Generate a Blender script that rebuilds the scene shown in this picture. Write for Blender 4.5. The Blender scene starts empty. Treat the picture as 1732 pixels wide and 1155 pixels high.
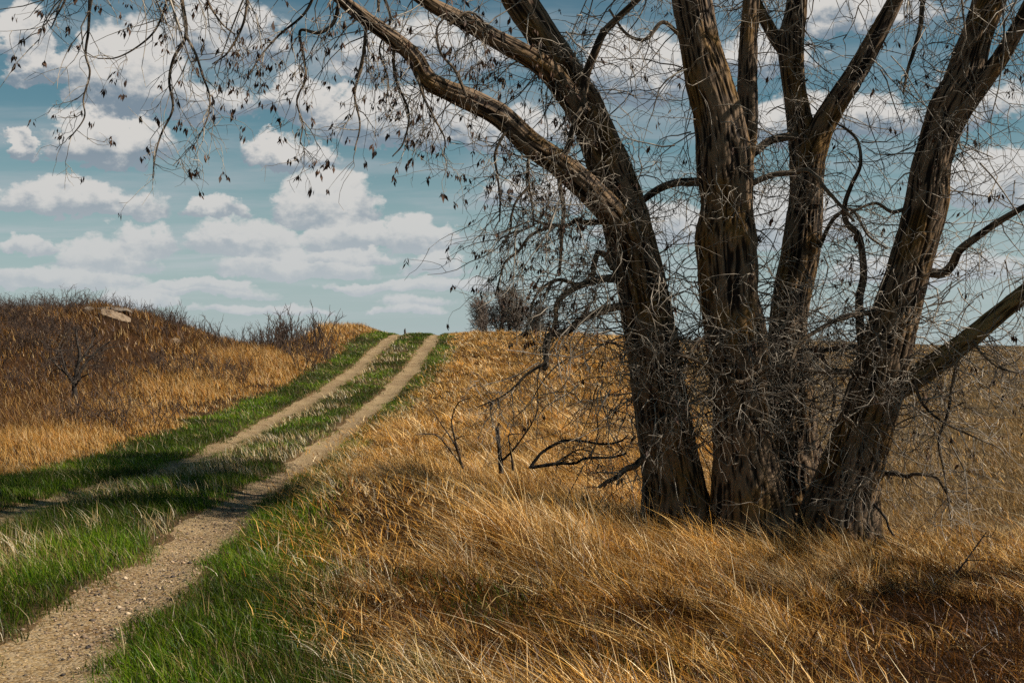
import bpy, bmesh, math, random
import numpy as np
from mathutils import Vector

# ------------------------------------------------------------------ camera, world, sun
C = bpy.context.scene.collection
SC = bpy.context.scene
EYE = 1.5
F = 2000.0
CX, HY = 866.0, 588.0

cam_d = bpy.data.cameras.new("camera")
cam = bpy.data.objects.new("camera", cam_d)
C.objects.link(cam)
cam.location = (0, 0, EYE)
cam.rotation_euler = (math.radians(90), 0, 0)
cam_d.sensor_width = 36.0
cam_d.lens = 36.0 * F / 1732.0
cam_d.shift_y = 10.5 / 1732.0
cam_d.clip_start = 0.05
cam_d.clip_end = 9000.0
SC.camera = cam

SUN_EL, SUN_AZ = math.radians(44), math.radians(101)     # azimuth clockwise from +Y
SUN_STRENGTH, SKY_STRENGTH = 5.0, 0.05
SC.view_settings.view_transform = 'Standard'
SC.view_settings.look = 'None'
SC.view_settings.exposure = 0.68
SC.view_settings.gamma = 1.0
SC.view_settings.use_curve_mapping = False
SC.cycles.max_bounces = 5
SC.cycles.diffuse_bounces = 2
SC.cycles.glossy_bounces = 1
SC.cycles.transmission_bounces = 2
SC.cycles.use_denoising = False
SC.cycles.sample_clamp_indirect = 4.0

sun_d = bpy.data.lights.new("sun", 'SUN')
sun_d.energy = SUN_STRENGTH
sun_d.angle = math.radians(0.5)
sun_d.color = (1.0, 0.93, 0.82)
sun = bpy.data.objects.new("sun", sun_d)
C.objects.link(sun)
sdir = Vector((math.cos(SUN_EL) * math.sin(SUN_AZ), math.cos(SUN_EL) * math.cos(SUN_AZ), math.sin(SUN_EL)))
sun.rotation_euler = sdir.to_track_quat('Z', 'Y').to_euler()


class NT:
    """small node-tree helper"""
    def __init__(s, tree):
        s.t = tree
        s.n = tree.nodes
        s.l = tree.links

    def new(s, kind, **kw):
        n = s.n.new(kind)
        for k, v in kw.items():
            setattr(n, k, v)
        return n

    def put(s, sock, v):
        if isinstance(v, bpy.types.NodeSocket):
            s.l.new(v, sock)
        else:
            sock.default_value = v

    def m(s, op, a, b=None, c=None, clamp=False):
        n = s.n.new('ShaderNodeMath')
        n.operation = op
        n.use_clamp = clamp
        s.put(n.inputs[0], a)
        if b is not None:
            s.put(n.inputs[1], b)
        if c is not None:
            s.put(n.inputs[2], c)
        return n.outputs[0]

    def v(s, op, a, b=None, c=None):
        n = s.n.new('ShaderNodeVectorMath')
        n.operation = op
        s.put(n.inputs[0], a)
        if b is not None:
            s.put(n.inputs[1], b)
        if c is not None:
            s.put(n.inputs[2], c)
        return n.outputs[0]

    def mix(s, f, a, b, blend='MIX'):
        n = s.n.new('ShaderNodeMix')
        n.data_type = 'RGBA'
        n.blend_type = blend
        s.put(n.inputs[0], f)
        s.put(n.inputs[6], a)
        s.put(n.inputs[7], b)
        return n.outputs[2]

    def ramp(s, f, lo, hi, a=0.0, b=1.0, smooth=True):
        n = s.n.new('ShaderNodeMapRange')
        n.interpolation_type = 'SMOOTHSTEP' if smooth else 'LINEAR'
        s.put(n.inputs[0], f)
        s.put(n.inputs[1], lo)
        s.put(n.inputs[2], hi)
        s.put(n.inputs[3], a)
        s.put(n.inputs[4], b)
        return n.outputs[0]

    def noise(s, vec, scale, detail=4.0, rough=0.55, dist=0.0, color=False):
        n = s.n.new('ShaderNodeTexNoise')
        if vec is not None:
            s.put(n.inputs['Vector'], vec)
        n.inputs['Scale'].default_value = scale
        n.inputs['Detail'].default_value = detail
        n.inputs['Roughness'].default_value = rough
        n.inputs['Distortion'].default_value = dist
        return n.outputs[1 if color else 0]

    def comb(s, x, y, z):
        n = s.n.new('ShaderNodeCombineXYZ')
        s.put(n.inputs[0], x)
        s.put(n.inputs[1], y)
        s.put(n.inputs[2], z)
        return n.outputs[0]


# cumulus clouds: bearing and height above the horizon (given as the picture saw them, turned into angles)
CLOUDS = [  # centre x, base y, half width, height, weight
    (185, 258, 108, 76, 1.1), (42, 254, 26, 32, .9), (130, 352, 140, 52, 1.1), (368, 360, 60, 30, 1), (480, 279, 84, 50, 1.1),
    (552, 364, 96, 80, 1.1), (415, 420, 110, 58, 1), (388, 413, 30, 16, .9), (238, 424, 62, 50, .9),
    (592, 416, 84, 54, 1), (708, 412, 76, 58, 1.1), (742, 456, 60, 42, 1), (500, 462, 150, 46, 1), (175, 452, 90, 52, .9),
    (235, 518, 80, 36, .8), (740, 488, 110, 24, .9), (215, 165, 108, 128, 1.15), (40, 88, 60, 80, 1.1), (95, 135, 100, 50, 1), (375, 88, 110, 110, 1),
    (660, 234, 140, 92, 1.1), (1075, 152, 118, 100, 1.1), (510, 190, 80, 66, 1), (700, 112, 150, 80, .8), (330, 190, 110, 60, .8),
    (1400, 226, 170, 70, .9), (1460, 36, 130, 60, .9), (1330, 402, 110, 100, 1), (1680, 336, 110, 84, 1), (1120, 400, 130, 60, .9),
    (920, 342, 130, 44, .9), (1560, 470, 160, 50, .8), (860, 240, 120, 60, .8), (1290, 120, 100, 60, .9), (700, 516, 60, 16, .6), (1640, 200, 90, 60, .7),
    (110, 482, 140, 30, 1), (330, 490, 110, 18, .9), (560, 440, 120, 20, 1), (40, 420, 60, 26, .9), (620, 492, 90, 16, .9), (450, 528, 120, 14, .8), (160, 545, 150, 12, .6), (690, 528, 70, 14, .8), (360, 500, 130, 20, .5),
]


def build_world():
    w = bpy.data.worlds.new("World")
    SC.world = w
    w.use_nodes = True
    N = NT(w.node_tree)
    N.n.clear()
    out = N.new('ShaderNodeOutputWorld')
    bg = N.new('ShaderNodeBackground')
    bg.inputs[1].default_value = SKY_STRENGTH
    N.l.new(bg.outputs[0], out.inputs[0])
    sky = N.new('ShaderNodeTexSky', sky_type='NISHITA')
    sky.sun_disc = False
    sky.sun_elevation = SUN_EL
    sky.sun_rotation = SUN_AZ
    sky.altitude = 600
    sky.air_density = 1.0
    sky.dust_density = 0.6
    sky.ozone_density = 1.6
    tc = N.new('ShaderNodeTexCoord')
    d = tc.outputs['Generated']
    sep = N.new('ShaderNodeSeparateXYZ')
    N.l.new(d, sep.inputs[0])
    az = N.m('ARCTAN2', sep.outputs[0], sep.outputs[1])
    el = N.m('ARCSINE', sep.outputs[2])
    p0 = N.comb(az, el, 0.0)
    # warp the outlines so that they billow
    wv = N.noise(N.v('MULTIPLY', p0, (1, 1.35, 1)), 26.0, 5.0, 0.6, color=True)
    wo = N.v('MULTIPLY_ADD', wv, (0.074, 0.050, 0.0), (-0.037, -0.025, 0.0))
    wv2 = N.noise(N.v('MULTIPLY', p0, (1, 1.2, 1)), 85.0, 4.0, 0.55, color=True)
    wo2 = N.v('MULTIPLY_ADD', wv2, (0.014, 0.014, 0.0), (-0.007, -0.007, 0.0))
    flat = N.ramp(el, 0.0, 0.2, 0.35, 1.0)
    p = N.v('MULTIPLY_ADD', N.v('ADD', wo, wo2), N.comb(1.0, flat, 1.0), p0)
    fmax = None
    sw = None
    sv = None
    for cx, by, hw, h, wt in CLOUDS:
        a = math.atan((cx - CX) / F)
        e = math.atan((HY - by) / F * math.cos(a))
        su, svv = F / (hw * 1.0), F / (h * 1.0)
        q = N.v('MULTIPLY_ADD', p, (su, svv, 0), (-a * su, -e * svv, 0))
        s = N.new('ShaderNodeSeparateXYZ')
        N.l.new(q, s.inputs[0])
        u, v = s.outputs[0], s.outputs[1]
        vb = N.m('MAXIMUM', v, N.m('MULTIPLY', v, -4.0))
        r2 = N.m('MULTIPLY_ADD', u, u, N.m('MULTIPLY', vb, vb))
        f = N.m('MULTIPLY_ADD', r2, -wt, wt)
        fc = N.m('MAXIMUM', f, 0.0)
        if fmax is None:
            fmax, sw, sv = f, fc, N.m('MULTIPLY', fc, v)
        else:
            fmax = N.m('MAXIMUM', fmax, f)
            sw = N.m('ADD', sw, fc)
            sv = N.m('MULTIPLY_ADD', fc, v, sv)
    vrel = N.m('DIVIDE', sv, N.m('ADD', sw, 0.001))
    # thin sheets of cloud between the heaps, flattening towards the horizon
    hz = N.m('ADD', N.m('MAXIMUM', sep.outputs[2], 0.0), 0.10)
    pl = N.comb(N.m('DIVIDE', sep.outputs[0], hz), N.m('DIVIDE', sep.outputs[1], hz), 0.0)
    n1 = N.noise(N.v('MULTIPLY', pl, (0.8, 1.9, 1)), 1.25, 6.0, 0.6, 0.2)
    sheet = N.m('MULTIPLY', N.ramp(n1, 0.40, 0.70), N.m('MULTIPLY', N.ramp(el, 0.015, 0.09, 0.15, 0.7), N.ramp(el, 0.30, 0.46, 1.0, 0.0)))
    # light: billows and flat shaded bases
    bil = N.noise(N.v('MULTIPLY', p0, (1, 1.4, 1)), 46.0, 6.0, 0.62)
    dens = N.ramp(N.m('MULTIPLY_ADD', bil, 0.9, N.m('ADD', fmax, -0.45)), -0.06, 0.36)
    lit = N.ramp(N.m('MULTIPLY_ADD', bil, 1.6, N.m('MULTIPLY_ADD', vrel, 1.1, -0.80)), -0.14, 0.50)
    low = N.ramp(el, 0.03, 0.19)
    base = N.mix(low, (6.3, 6.9, 7.3, 1), (2.8, 3.6, 4.4, 1))
    top = N.mix(low, (7.7, 7.95, 8.0, 1), (9.2, 8.9, 8.5, 1))
    ccol = N.mix(lit, base, top)
    skyc = N.mix(1.0, sky.outputs[0], (.66, .91, .78, 1), 'MULTIPLY')
    hor = N.ramp(el, 0.0, 0.21, 0.85, 0.0)
    skyc = N.mix(hor, skyc, (5.55, 6.6, 6.95, 1))
    c1 = N.mix(sheet, skyc, N.mix(low, (6.9, 7.5, 7.8, 1), (4.6, 5.4, 5.9, 1)))
    c2 = N.mix(N.m('MULTIPLY', dens, 0.96), c1, ccol)
    c3 = N.mix(1.0, c2, (.915, .915, .915, 1), 'MULTIPLY')
    N.l.new(c3, bg.inputs[0])


build_world()


# ------------------------------------------------------------------ numpy noise and terrain
_rt = np.random.RandomState(7).rand(4096)


def _hash(ix, iy, iz, seed):
    h = (ix * 374761393 + iy * 668265263 + iz * 2147483647 + seed * 1274126177) & 0xFFFFFFFF
    h = ((h ^ (h >> 13)) * 1274126177) & 0xFFFFFFFF
    return _rt[(h ^ (h >> 16)) & 4095]


def vnoise(x, y, z=None, seed=0):
    x = np.asarray(x, float)
    y = np.asarray(y, float)
    z = np.zeros_like(x) if z is None else np.asarray(z, float)
    ix, iy, iz = np.floor(x).astype(np.int64), np.floor(y).astype(np.int64), np.floor(z).astype(np.int64)
    fx, fy, fz = x - ix, y - iy, z - iz
    fx, fy, fz = [t * t * (3 - 2 * t) for t in (fx, fy, fz)]
    r = 0
    for a in (0, 1):
        for b in (0, 1):
            for c in (0, 1):
                r = r + _hash(ix + a, iy + b, iz + c, seed) * (fx if a else 1 - fx) * (fy if b else 1 - fy) * (fz if c else 1 - fz)
    return r


def fbm(x, y, z=None, o=4, seed=0, g=0.5):
    s, a, t = 0, 1.0, 0
    for k in range(o):
        s = s + a * vnoise(x * 2 ** k, y * 2 ** k, None if z is None else z * 2 ** k, seed + k * 17)
        t += a
        a *= g
    return s / t


def sm(a, b, x):
    t = np.clip((x - a) / (b - a), 0, 1)
    return t * t * (3 - 2 * t)


def table(pts, lo, hi, n=4000, blur=1.2):
    xs = np.linspace(lo, hi, n)
    ys = np.interp(xs, [p[0] for p in pts], [p[1] for p in pts])
    k = max(1, int(blur / (hi - lo) * n))
    ker = np.hanning(2 * k + 3)[1:-1]
    ker /= ker.sum()
    yp = np.pad(ys, k, mode='edge')
    ys = np.convolve(yp, ker, 'valid')
    return lambda q: np.interp(q, xs, ys)


ROAD_X = table([(-30, -2.3), (0, -2.85), (5, -3.05), (10.6, -3.48), (18, -4.2), (24, -4.42), (30, -4.52), (40, -4.45), (50, -4.45), (60, -4.7), (80, -6), (260, -16)], -30, 260, blur=4)
_rz = table([(-30, 0), (0, 0), (9, .03), (11.5, .02), (14, -.12), (17, -.29), (19, -.33), (22, -.29), (26, -.17), (30, -.02), (35, .28), (40, .66), (44, 1.06), (48, 1.48), (53, 1.90), (58, 2.12), (62, 2.2),
             (68, 2.08), (80, 1.6), (120, 1.3), (260, 1.6)], -30, 260, blur=2.2)
_fz = table([(-30, -.2), (6, -.28), (25, -.30), (29, -.24), (32.5, -.16), (34, 0.02), (45, .25), (60, .75), (80, 1.2), (100, 1.5), (150, 1.62), (260, 1.76)], -30, 260, blur=1.0)
_hx = table([(-120, 1.6), (-60, 2.0), (-32, 1.95), (-24, 1.9), (-20, 1.85), (-17.5, 1.78), (-15.8, 1.70), (-14.4, 1.50), (-13.2, 1.02), (-12.2, .62), (-11, .3), (-10, .2), (-8.5, .10), (-6, 0), (5, 0)], -120, 5, blur=.9)


def ground_z(X, Y):
    X = np.asarray(X, float)
    Y = np.asarray(Y, float)
    Yc = np.minimum(Y, 260)
    far = np.maximum(Y - 260, 0) * 0.001
    rz = _rz(Yc) + far
    fz = _fz(Yc) + far + 0.85 * np.exp(-((X - 15) / 15) ** 2 - ((Y - 88) / 24) ** 2)
    k = sm(14, 36, Y)
    lo, hi = -1.3 * (1 - k) + 0 * k, 2.4 * (1 - k) + 24 * k
    w = sm(0, 1, (X - lo) / (hi - lo))
    z = rz * (1 - w) + fz * w
    # the rise on the left
    lb = sm(-8, -13, X)
    cap = 1.18 - 0.35 * np.log1p(np.exp(-(rz - 1.18) / 0.35 * -1)) * 0
    rzl = np.minimum(rz, 1.18 + 0.12 * np.tanh(np.maximum(rz - 1.18, 0)))
    z = np.where(X < -6, z * (1 - lb) + rzl * lb, z)
    hill = _hx(np.clip(X, -120, 5)) * sm(23, 45, Y) * (1 - .8 * sm(58, 130, Y))
    z = z + hill - 1.5 * sm(-8.4, -10.6, X) * sm(46, 60, Y) + .30 * np.exp(-((X + 7.9) / 1.0) ** 2) * sm(44, 52, Y)
    z = z + (fbm(X * .42 + 3, Y * .42, o=4, seed=13) - .5) * 1.0 * sm(-9.5, -13, X) * sm(28, 38, Y)
    z = z + .30 * np.exp(-((X + 14.2) / 1.2) ** 2 - ((Y - 42.8) / 1.8) ** 2)
    # unevenness away from the wheel tracks
    u = X - ROAD_X(Yc)
    off = sm(1.3, 3.2, np.abs(u))
    z = z + off * ((fbm(X * .35, Y * .35, o=3, seed=3) - .5) * .22 + (fbm(X * 1.6, Y * 1.6, o=2, seed=9) - .5) * .09)
    z = z + .34 * np.exp(-((Y - 10.3 + .32 * (X + 1.6)) / 1.0) ** 2) * sm(1.3, 2.1, u) * sm(1.7, -.6, X)
    rut = np.exp(-((np.abs(u) - .95) / .24) ** 2)
    z = z - .035 * rut + .03 * np.exp(-(u / .5) ** 2) * (vnoise(X * 2, Y * 2, seed=5))
    return z


def P(px, py, d):
    return np.array([(px - CX) / F * d, d, EYE - (py - HY) / F * d])


# ------------------------------------------------------------------ mesh helpers
def mesh_obj(name, verts, quads=None, tris=None, mat=None, parent=None, smooth=True, attrs=None, loc=None):
    verts = np.asarray(verts, np.float32).reshape(-1, 3)
    if loc is not None:
        verts = verts - np.asarray(loc, np.float32)
    me = bpy.data.meshes.new(name)
    nq = 0 if quads is None else len(quads)
    nt = 0 if tris is None else len(tris)
    me.vertices.add(len(verts))
    me.vertices.foreach_set('co', verts.ravel())
    me.loops.add(nq * 4 + nt * 3)
    me.polygons.add(nq + nt)
    li, st = [], []
    if nq:
        li.append(np.asarray(quads, np.int32).ravel())
        st.append(np.arange(nq, dtype=np.int32) * 4)
    if nt:
        li.append(np.asarray(tris, np.int32).ravel())
        st.append(nq * 4 + np.arange(nt, dtype=np.int32) * 3)
    me.loops.foreach_set('vertex_index', np.concatenate(li))
    me.polygons.foreach_set('loop_start', np.concatenate(st))
    if smooth:
        me.polygons.foreach_set('use_smooth', np.ones(nq + nt, bool))
    me.update(calc_edges=True)
    for k, (kind, arr) in (attrs or {}).items():
        at = me.attributes.new(k, kind, 'POINT')
        at.data.foreach_set('color' if kind == 'FLOAT_COLOR' else 'vector' if kind == 'FLOAT_VECTOR' else 'value', np.asarray(arr, np.float32).ravel())
    o = bpy.data.objects.new(name, me)
    C.objects.link(o)
    if mat:
        me.materials.append(mat)
    if parent is not None:
        o.parent = parent
    return o


def tag(o, label=None, cat=None, group=None, kind=None):
    if label:
        o['label'] = label
    if cat:
        o['category'] = cat
    if group:
        o['group'] = group
    if kind:
        o['kind'] = kind
    return o


def empty(name, loc, label, cat, group=None):
    o = bpy.data.objects.new(name, None)
    o.empty_display_size = .2
    C.objects.link(o)
    o.location = loc
    return tag(o, label, cat, group)


def unit(v):
    return v / np.maximum(np.linalg.norm(v, axis=-1, keepdims=True), 1e-9)


def tubes(pts, rad, m=3, phase=0.0):
    """pts (N,K,3), rad (N,K): N tubes as one set of vertices and quads"""
    N, K, _ = pts.shape
    T = np.empty_like(pts)
    T[:, 1:-1] = pts[:, 2:] - pts[:, :-2]
    T[:, 0] = pts[:, 1] - pts[:, 0]
    T[:, -1] = pts[:, -1] - pts[:, -2]
    T = unit(T)
    mean = unit(pts[:, -1] - pts[:, 0])
    ref = np.where(np.abs(mean[:, 2:3]) < .8, np.array([[0, 0, 1.]]), np.array([[1., 0, 0]]))
    n1 = unit(np.cross(T, ref[:, None, :] + 0 * T))
    n2 = np.cross(T, n1)
    a = np.arange(m) * 2 * math.pi / m + phase
    ca, sa = np.cos(a), np.sin(a)
    V = pts[:, :, None, :] + rad[:, :, None, None] * (n1[:, :, None, :] * ca[None, None, :, None] + n2[:, :, None, :] * sa[None, None, :, None])
    idx = np.arange(N * K * m).reshape(N, K, m)
    nx = np.roll(idx, -1, axis=2)
    Q = np.stack([idx[:, :-1], nx[:, :-1], nx[:, 1:], idx[:, 1:]], axis=-1).reshape(-1, 4)
    return V.reshape(-1, 3), Q


def catmull(pts, n):
    """pts (k, c) -> (n, c) smooth curve by chord length"""
    p = np.asarray(pts, float)
    L = np.concatenate([[0], np.cumsum(np.linalg.norm(np.diff(p[:, :3], axis=0), axis=1) + 1e-6)])
    t = np.linspace(0, L[-1], n)
    i = np.clip(np.searchsorted(L, t, 'right') - 1, 0, len(p) - 2)
    h = (L[i + 1] - L[i])[:, None]
    s = ((t - L[i])[:, None]) / h
    m_ = np.zeros_like(p)
    m_[1:-1] = (p[2:] - p[:-2]) / (L[2:] - L[:-2])[:, None]
    m_[0] = (p[1] - p[0]) / (L[1] - L[0])
    m_[-1] = (p[-1] - p[-2]) / (L[-1] - L[-2])
    return (2 * s ** 3 - 3 * s ** 2 + 1) * p[i] + (s ** 3 - 2 * s ** 2 + s) * h * m_[i] + (-2 * s ** 3 + 3 * s ** 2) * p[i + 1] + (s ** 3 - s ** 2) * h * m_[i + 1]


# ------------------------------------------------------------------ materials
def new_mat(name):
    m = bpy.data.materials.new(name)
    m.use_nodes = True
    N = NT(m.node_tree)
    N.n.clear()
    out = N.new('ShaderNodeOutputMaterial')
    return m, N, out


def mat_blade(name, transl=0.35, gloss=0.25, rough=.45):
    m, N, out = new_mat(name)
    a = N.new('ShaderNodeAttribute', attribute_name='col')
    b = N.new('ShaderNodeBsdfPrincipled')
    N.l.new(a.outputs[0], b.inputs['Base Color'])
    b.inputs['Roughness'].default_value = rough
    b.inputs['Specular IOR Level'].default_value = gloss
    t = N.new('ShaderNodeBsdfTranslucent')
    N.l.new(a.outputs[0], t.inputs[0])
    mx = N.new('ShaderNodeMixShader')
    mx.inputs[0].default_value = transl
    N.l.new(b.outputs[0], mx.inputs[1])
    N.l.new(t.outputs[0], mx.inputs[2])
    N.l.new(mx.outputs[0], out.inputs[0])
    return m


def mat_bark(name, dark=(.010, .006, .004), light=(.165, .110, .067), ochre=(.185, .093, .013), och=0.7, fine=1.0):
    m, N, out = new_mat(name)
    a = N.new('ShaderNodeAttribute', attribute_name='bark')
    vec = a.outputs['Vector']
    v1 = N.v('MULTIPLY', vec, (36 * fine, 36 * fine, 5.0 * fine))
    n1 = N.noise(v1, 1.0, 5.0, 0.6, 0.5)
    v2 = N.v('MULTIPLY', vec, (60 * fine, 60 * fine, 14 * fine))
    n2 = N.noise(v2, 1.0, 4.0, 0.6)
    rg = N.new('ShaderNodeAttribute', attribute_name='ridge')
    ridge = N.m('ADD', N.m('MULTIPLY_ADD', n2, .26, N.m('MULTIPLY', n1, .34)), N.m('MULTIPLY', rg.outputs['Fac'], .50))
    c = N.mix(N.ramp(ridge, .36, .74), (*dark, 1), (*light, 1))
    n3 = N.noise(N.v('MULTIPLY', vec, (3.0, 3.0, 1.4)), 1.0, 4.0, .6)
    c = N.mix(N.m('MULTIPLY', N.ramp(n3, .47, .63), och), c, N.mix(N.ramp(ridge, .36, .74), tuple(x * .25 for x in ochre) + (1,), (*ochre, 1)))
    b = N.new('ShaderNodeBsdfPrincipled')
    N.l.new(c, b.inputs['Base Color'])
    b.inputs['Roughness'].default_value = .85
    b.inputs['Specular IOR Level'].default_value = .2
    bp = N.new('ShaderNodeBump')
    bp.inputs['Strength'].default_value = .9
    bp.inputs['Distance'].default_value = .02
    N.l.new(ridge, bp.inputs['Height'])
    N.l.new(bp.outputs[0], b.inputs['Normal'])
    N.l.new(b.outputs[0], out.inputs[0])
    return m


def mat_plain(name, c1, c2, scale=8.0, rough=.8, spec=.25):
    m, N, out = new_mat(name)
    g = N.new('ShaderNodeNewGeometry')
    n = N.noise(g.outputs['Position'], scale, 4.0, .6)
    b = N.new('ShaderNodeBsdfPrincipled')
    N.l.new(N.mix(N.ramp(n, .35, .65), (*c1, 1), (*c2, 1)), b.inputs['Base Color'])
    b.inputs['Roughness'].default_value = rough
    b.inputs['Specular IOR Level'].default_value = spec
    N.l.new(b.outputs[0], out.inputs[0])
    return m


def mat_track():
    m, N, out = new_mat("gravel_soil")
    g = N.new('ShaderNodeNewGeometry')
    p = g.outputs['Position']
    n1 = N.noise(p, 1.3, 5.0, .6)
    n2 = N.noise(p, 38.0, 5.0, .7)
    vo = N.new('ShaderNodeTexVoronoi')
    N.l.new(p, vo.inputs['Vector'])
    vo.inputs['Scale'].default_value = 55.0
    c = N.mix(N.ramp(n1, .35, .65), (.19, .112, .044, 1), (.35, .238, .112, 1))
    c = N.mix(N.ramp(n2, .40, .62), N.mix(1.0, c, (.45, .42, .40, 1), 'MULTIPLY'), c)
    grey = N.mix(vo.outputs['Color'], (.09, .07, .05, 1), (.38, .28, .165, 1))
    sepc = N.new('ShaderNodeSeparateColor')
    N.l.new(vo.outputs['Color'], sepc.inputs[0])
    c = N.mix(N.m('MULTIPLY', N.ramp(sepc.outputs[1], .45, .6), .7), c, grey)
    b = N.new('ShaderNodeBsdfPrincipled')
    N.l.new(c, b.inputs['Base Color'])
    b.inputs['Roughness'].default_value = .9
    b.inputs['Specular IOR Level'].default_value = .15
    bp = N.new('ShaderNodeBump')
    bp.inputs['Strength'].default_value = .8
    bp.inputs['Distance'].default_value = .02
    N.l.new(N.m('ADD', n2, N.m('MULTIPLY', vo.outputs['Distance'], -.7)), bp.inputs['Height'])
    N.l.new(bp.outputs[0], b.inputs['Normal'])
    N.l.new(b.outputs[0], out.inputs[0])
    return m


def mat_ground():
    m, N, out = new_mat("thatch_ground")
    a = N.new('ShaderNodeAttribute', attribute_name='col')
    g = N.new('ShaderNodeNewGeometry')
    p = g.outputs['Position']
    n1 = N.noise(N.v('MULTIPLY', p, (1, .45, 1)), 1.7, 6.0, .65)
    n2 = N.noise(p, 24.0, 5.0, .7)
    n3 = N.noise(N.v('MULTIPLY', p, (1, .3, 1)), .22, 5.0, .6)
    k = N.m('MULTIPLY', N.m('MULTIPLY', N.ramp(n1, .3, .7, .55, 1.3), N.ramp(n2, .3, .7, .55, 1.35)), N.ramp(n3, .35, .65, .7, 1.2))
    c = N.v('SCALE', a.outputs[0])
    N.n[-1].inputs['Scale'].default_value = 1.0
    N.l.new(k, N.n[-1].inputs['Scale'])
    b = N.new('ShaderNodeBsdfPrincipled')
    N.l.new(c, b.inputs['Base Color'])
    b.inputs['Roughness'].default_value = .95
    b.inputs['Specular IOR Level'].default_value = .1
    bp = N.new('ShaderNodeBump')
    bp.inputs['Strength'].default_value = 1.0
    bp.inputs['Distance'].default_value = .06
    N.l.new(N.m('ADD', n1, n2), bp.inputs['Height'])
    N.l.new(bp.outputs[0], b.inputs['Normal'])
    N.l.new(b.outputs[0], out.inputs[0])
    return m


M_GROUND = mat_ground()
M_TRACK = mat_track()
M_GREEN = mat_blade("green_blades", .32, .12, .42)
M_DRY = mat_blade("dry_blades", .20, .16, .40)
M_BARK = mat_bark("furrowed_bark")
M_LIMB = mat_bark("limb_bark", (.022, .015, .010), (.145, .108, .075), (.17, .09, .02), .4, 1.8)
M_OLIVE = mat_bark("olive_bark", (.03, .02, .008), (.20, .145, .06), (.36, .22, .03), .9, 1.2)
M_TWIG = mat_plain("twig_bark", (.055, .04, .028), (.36, .30, .23), 5.0, .6, .35)
M_LEAF = mat_plain("withered_leaf", (.022, .012, .008), (.09, .042, .02), 9.0, .7, .3)
M_BRUSH = mat_plain("brush_bark", (.030, .019, .014), (.085, .054, .038), 4.0, .8, .2)
M_DEAD = mat_plain("dead_wood", (.020, .015, .012), (.06, .046, .036), 6.0, .8, .2)
M_FARTREE = mat_plain("far_tree_bark", (.11, .085, .07), (.22, .17, .135), 2.0, .9, .1)
M_STONE = mat_plain("pebble_stone", (.10, .085, .075), (.36, .30, .24), 30.0, .85, .2)


def mat_rock(name, c1, c2):
    m, N, out = new_mat(name)
    g = N.new('ShaderNodeNewGeometry')
    p = g.outputs['Position']
    n = N.noise(p, 3.0, 6.0, .65)
    n2 = N.noise(p, 14.0, 5.0, .7)
    b = N.new('ShaderNodeBsdfPrincipled')
    N.l.new(N.mix(N.ramp(N.m('ADD', N.m('MULTIPLY', n, .6), N.m('MULTIPLY', n2, .4)), .35, .65), (*c1, 1), (*c2, 1)), b.inputs['Base Color'])
    b.inputs['Roughness'].default_value = .9
    bp = N.new('ShaderNodeBump')
    bp.inputs['Strength'].default_value = .8
    bp.inputs['Distance'].default_value = .08
    N.l.new(n2, bp.inputs['Height'])
    N.l.new(bp.outputs[0], b.inputs['Normal'])
    N.l.new(b.outputs[0], out.inputs[0])
    return m


M_ROCK = mat_rock("weathered_rock", (.05, .038, .028), (.19, .145, .105))
M_PALE = mat_rock("pale_rock", (.10, .06, .032), (.29, .205, .13))


# ------------------------------------------------------------------ ground and wheel tracks: one structured sheet
def wobble(Y):
    return (fbm(Y * .7, Y * 0, o=3, seed=31) - .5) * .16


HALF = .27


def track_half(Y):
    return np.where(0 > 1, 0, HALF) + .13 * (fbm(Y * .7, Y * 0 + 3, o=4, seed=41) - .5) + .07 * sm(6.5, 4.5, Y) - .05 * sm(9, 14, Y) * sm(20, 15, Y)


def right_edge(Y):      # where the green verge right of the road turns into tall dry grass
    return np.interp(Y, [0, 5.3, 7.3, 9, 12.4, 18, 24, 30, 40, 62, 90], [2.9, 2.6, 2.15, 2.0, 1.66, 1.5, 1.55, 1.75, 2.0, 2.0, 1.9])


def left_edge(Y):
    return np.interp(Y, [0, 12, 18, 24, 30, 40, 62, 90], [-2.9, -2.9, -2.75, -2.75, -2.6, -2.35, -2.1, -2.0])


def ground_colour(X, Y):
    u = X - ROAD_X(np.minimum(Y, 260))
    n = fbm(X * .5, Y * .35, o=4, seed=51)
    c = np.zeros(X.shape + (3,))
    dry = np.array([.045, .019, .005])
    field = np.array([.10, .066, .030])
    green = np.array([.050, .040, .016])
    left = np.array([.045, .021, .008])
    gr = sm(left_edge(Y) - .3, left_edge(Y) + .3, u) * sm(right_edge(Y) + .3, right_edge(Y) - .3, u)
    gr = gr * (1 - .6 * sm(.75, .25, np.abs(u)) * sm(.35, .6, n))
    wl = sm(0, -3, u)
    wf = sm(10, 12, Y) * sm(1.4, 3.4, X - .12 * np.maximum(Y - 15, 0))
    base = dry * (1 - wl)[..., None] + left * wl[..., None]
    base = base * (1 - wf)[..., None] + field * wf[..., None]
    c = base * (1 - gr)[..., None] + green * gr[..., None]
    soil = np.exp(-(np.maximum(np.abs(np.abs(u) - .95) - .25, 0) / .14) ** 2)[..., None] * (np.abs(Y) < 75)[..., None]
    c = c * (1 - soil) + np.array([.17, .10, .045]) * soil
    return c * (0.75 + .5 * n)[..., None]


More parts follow.
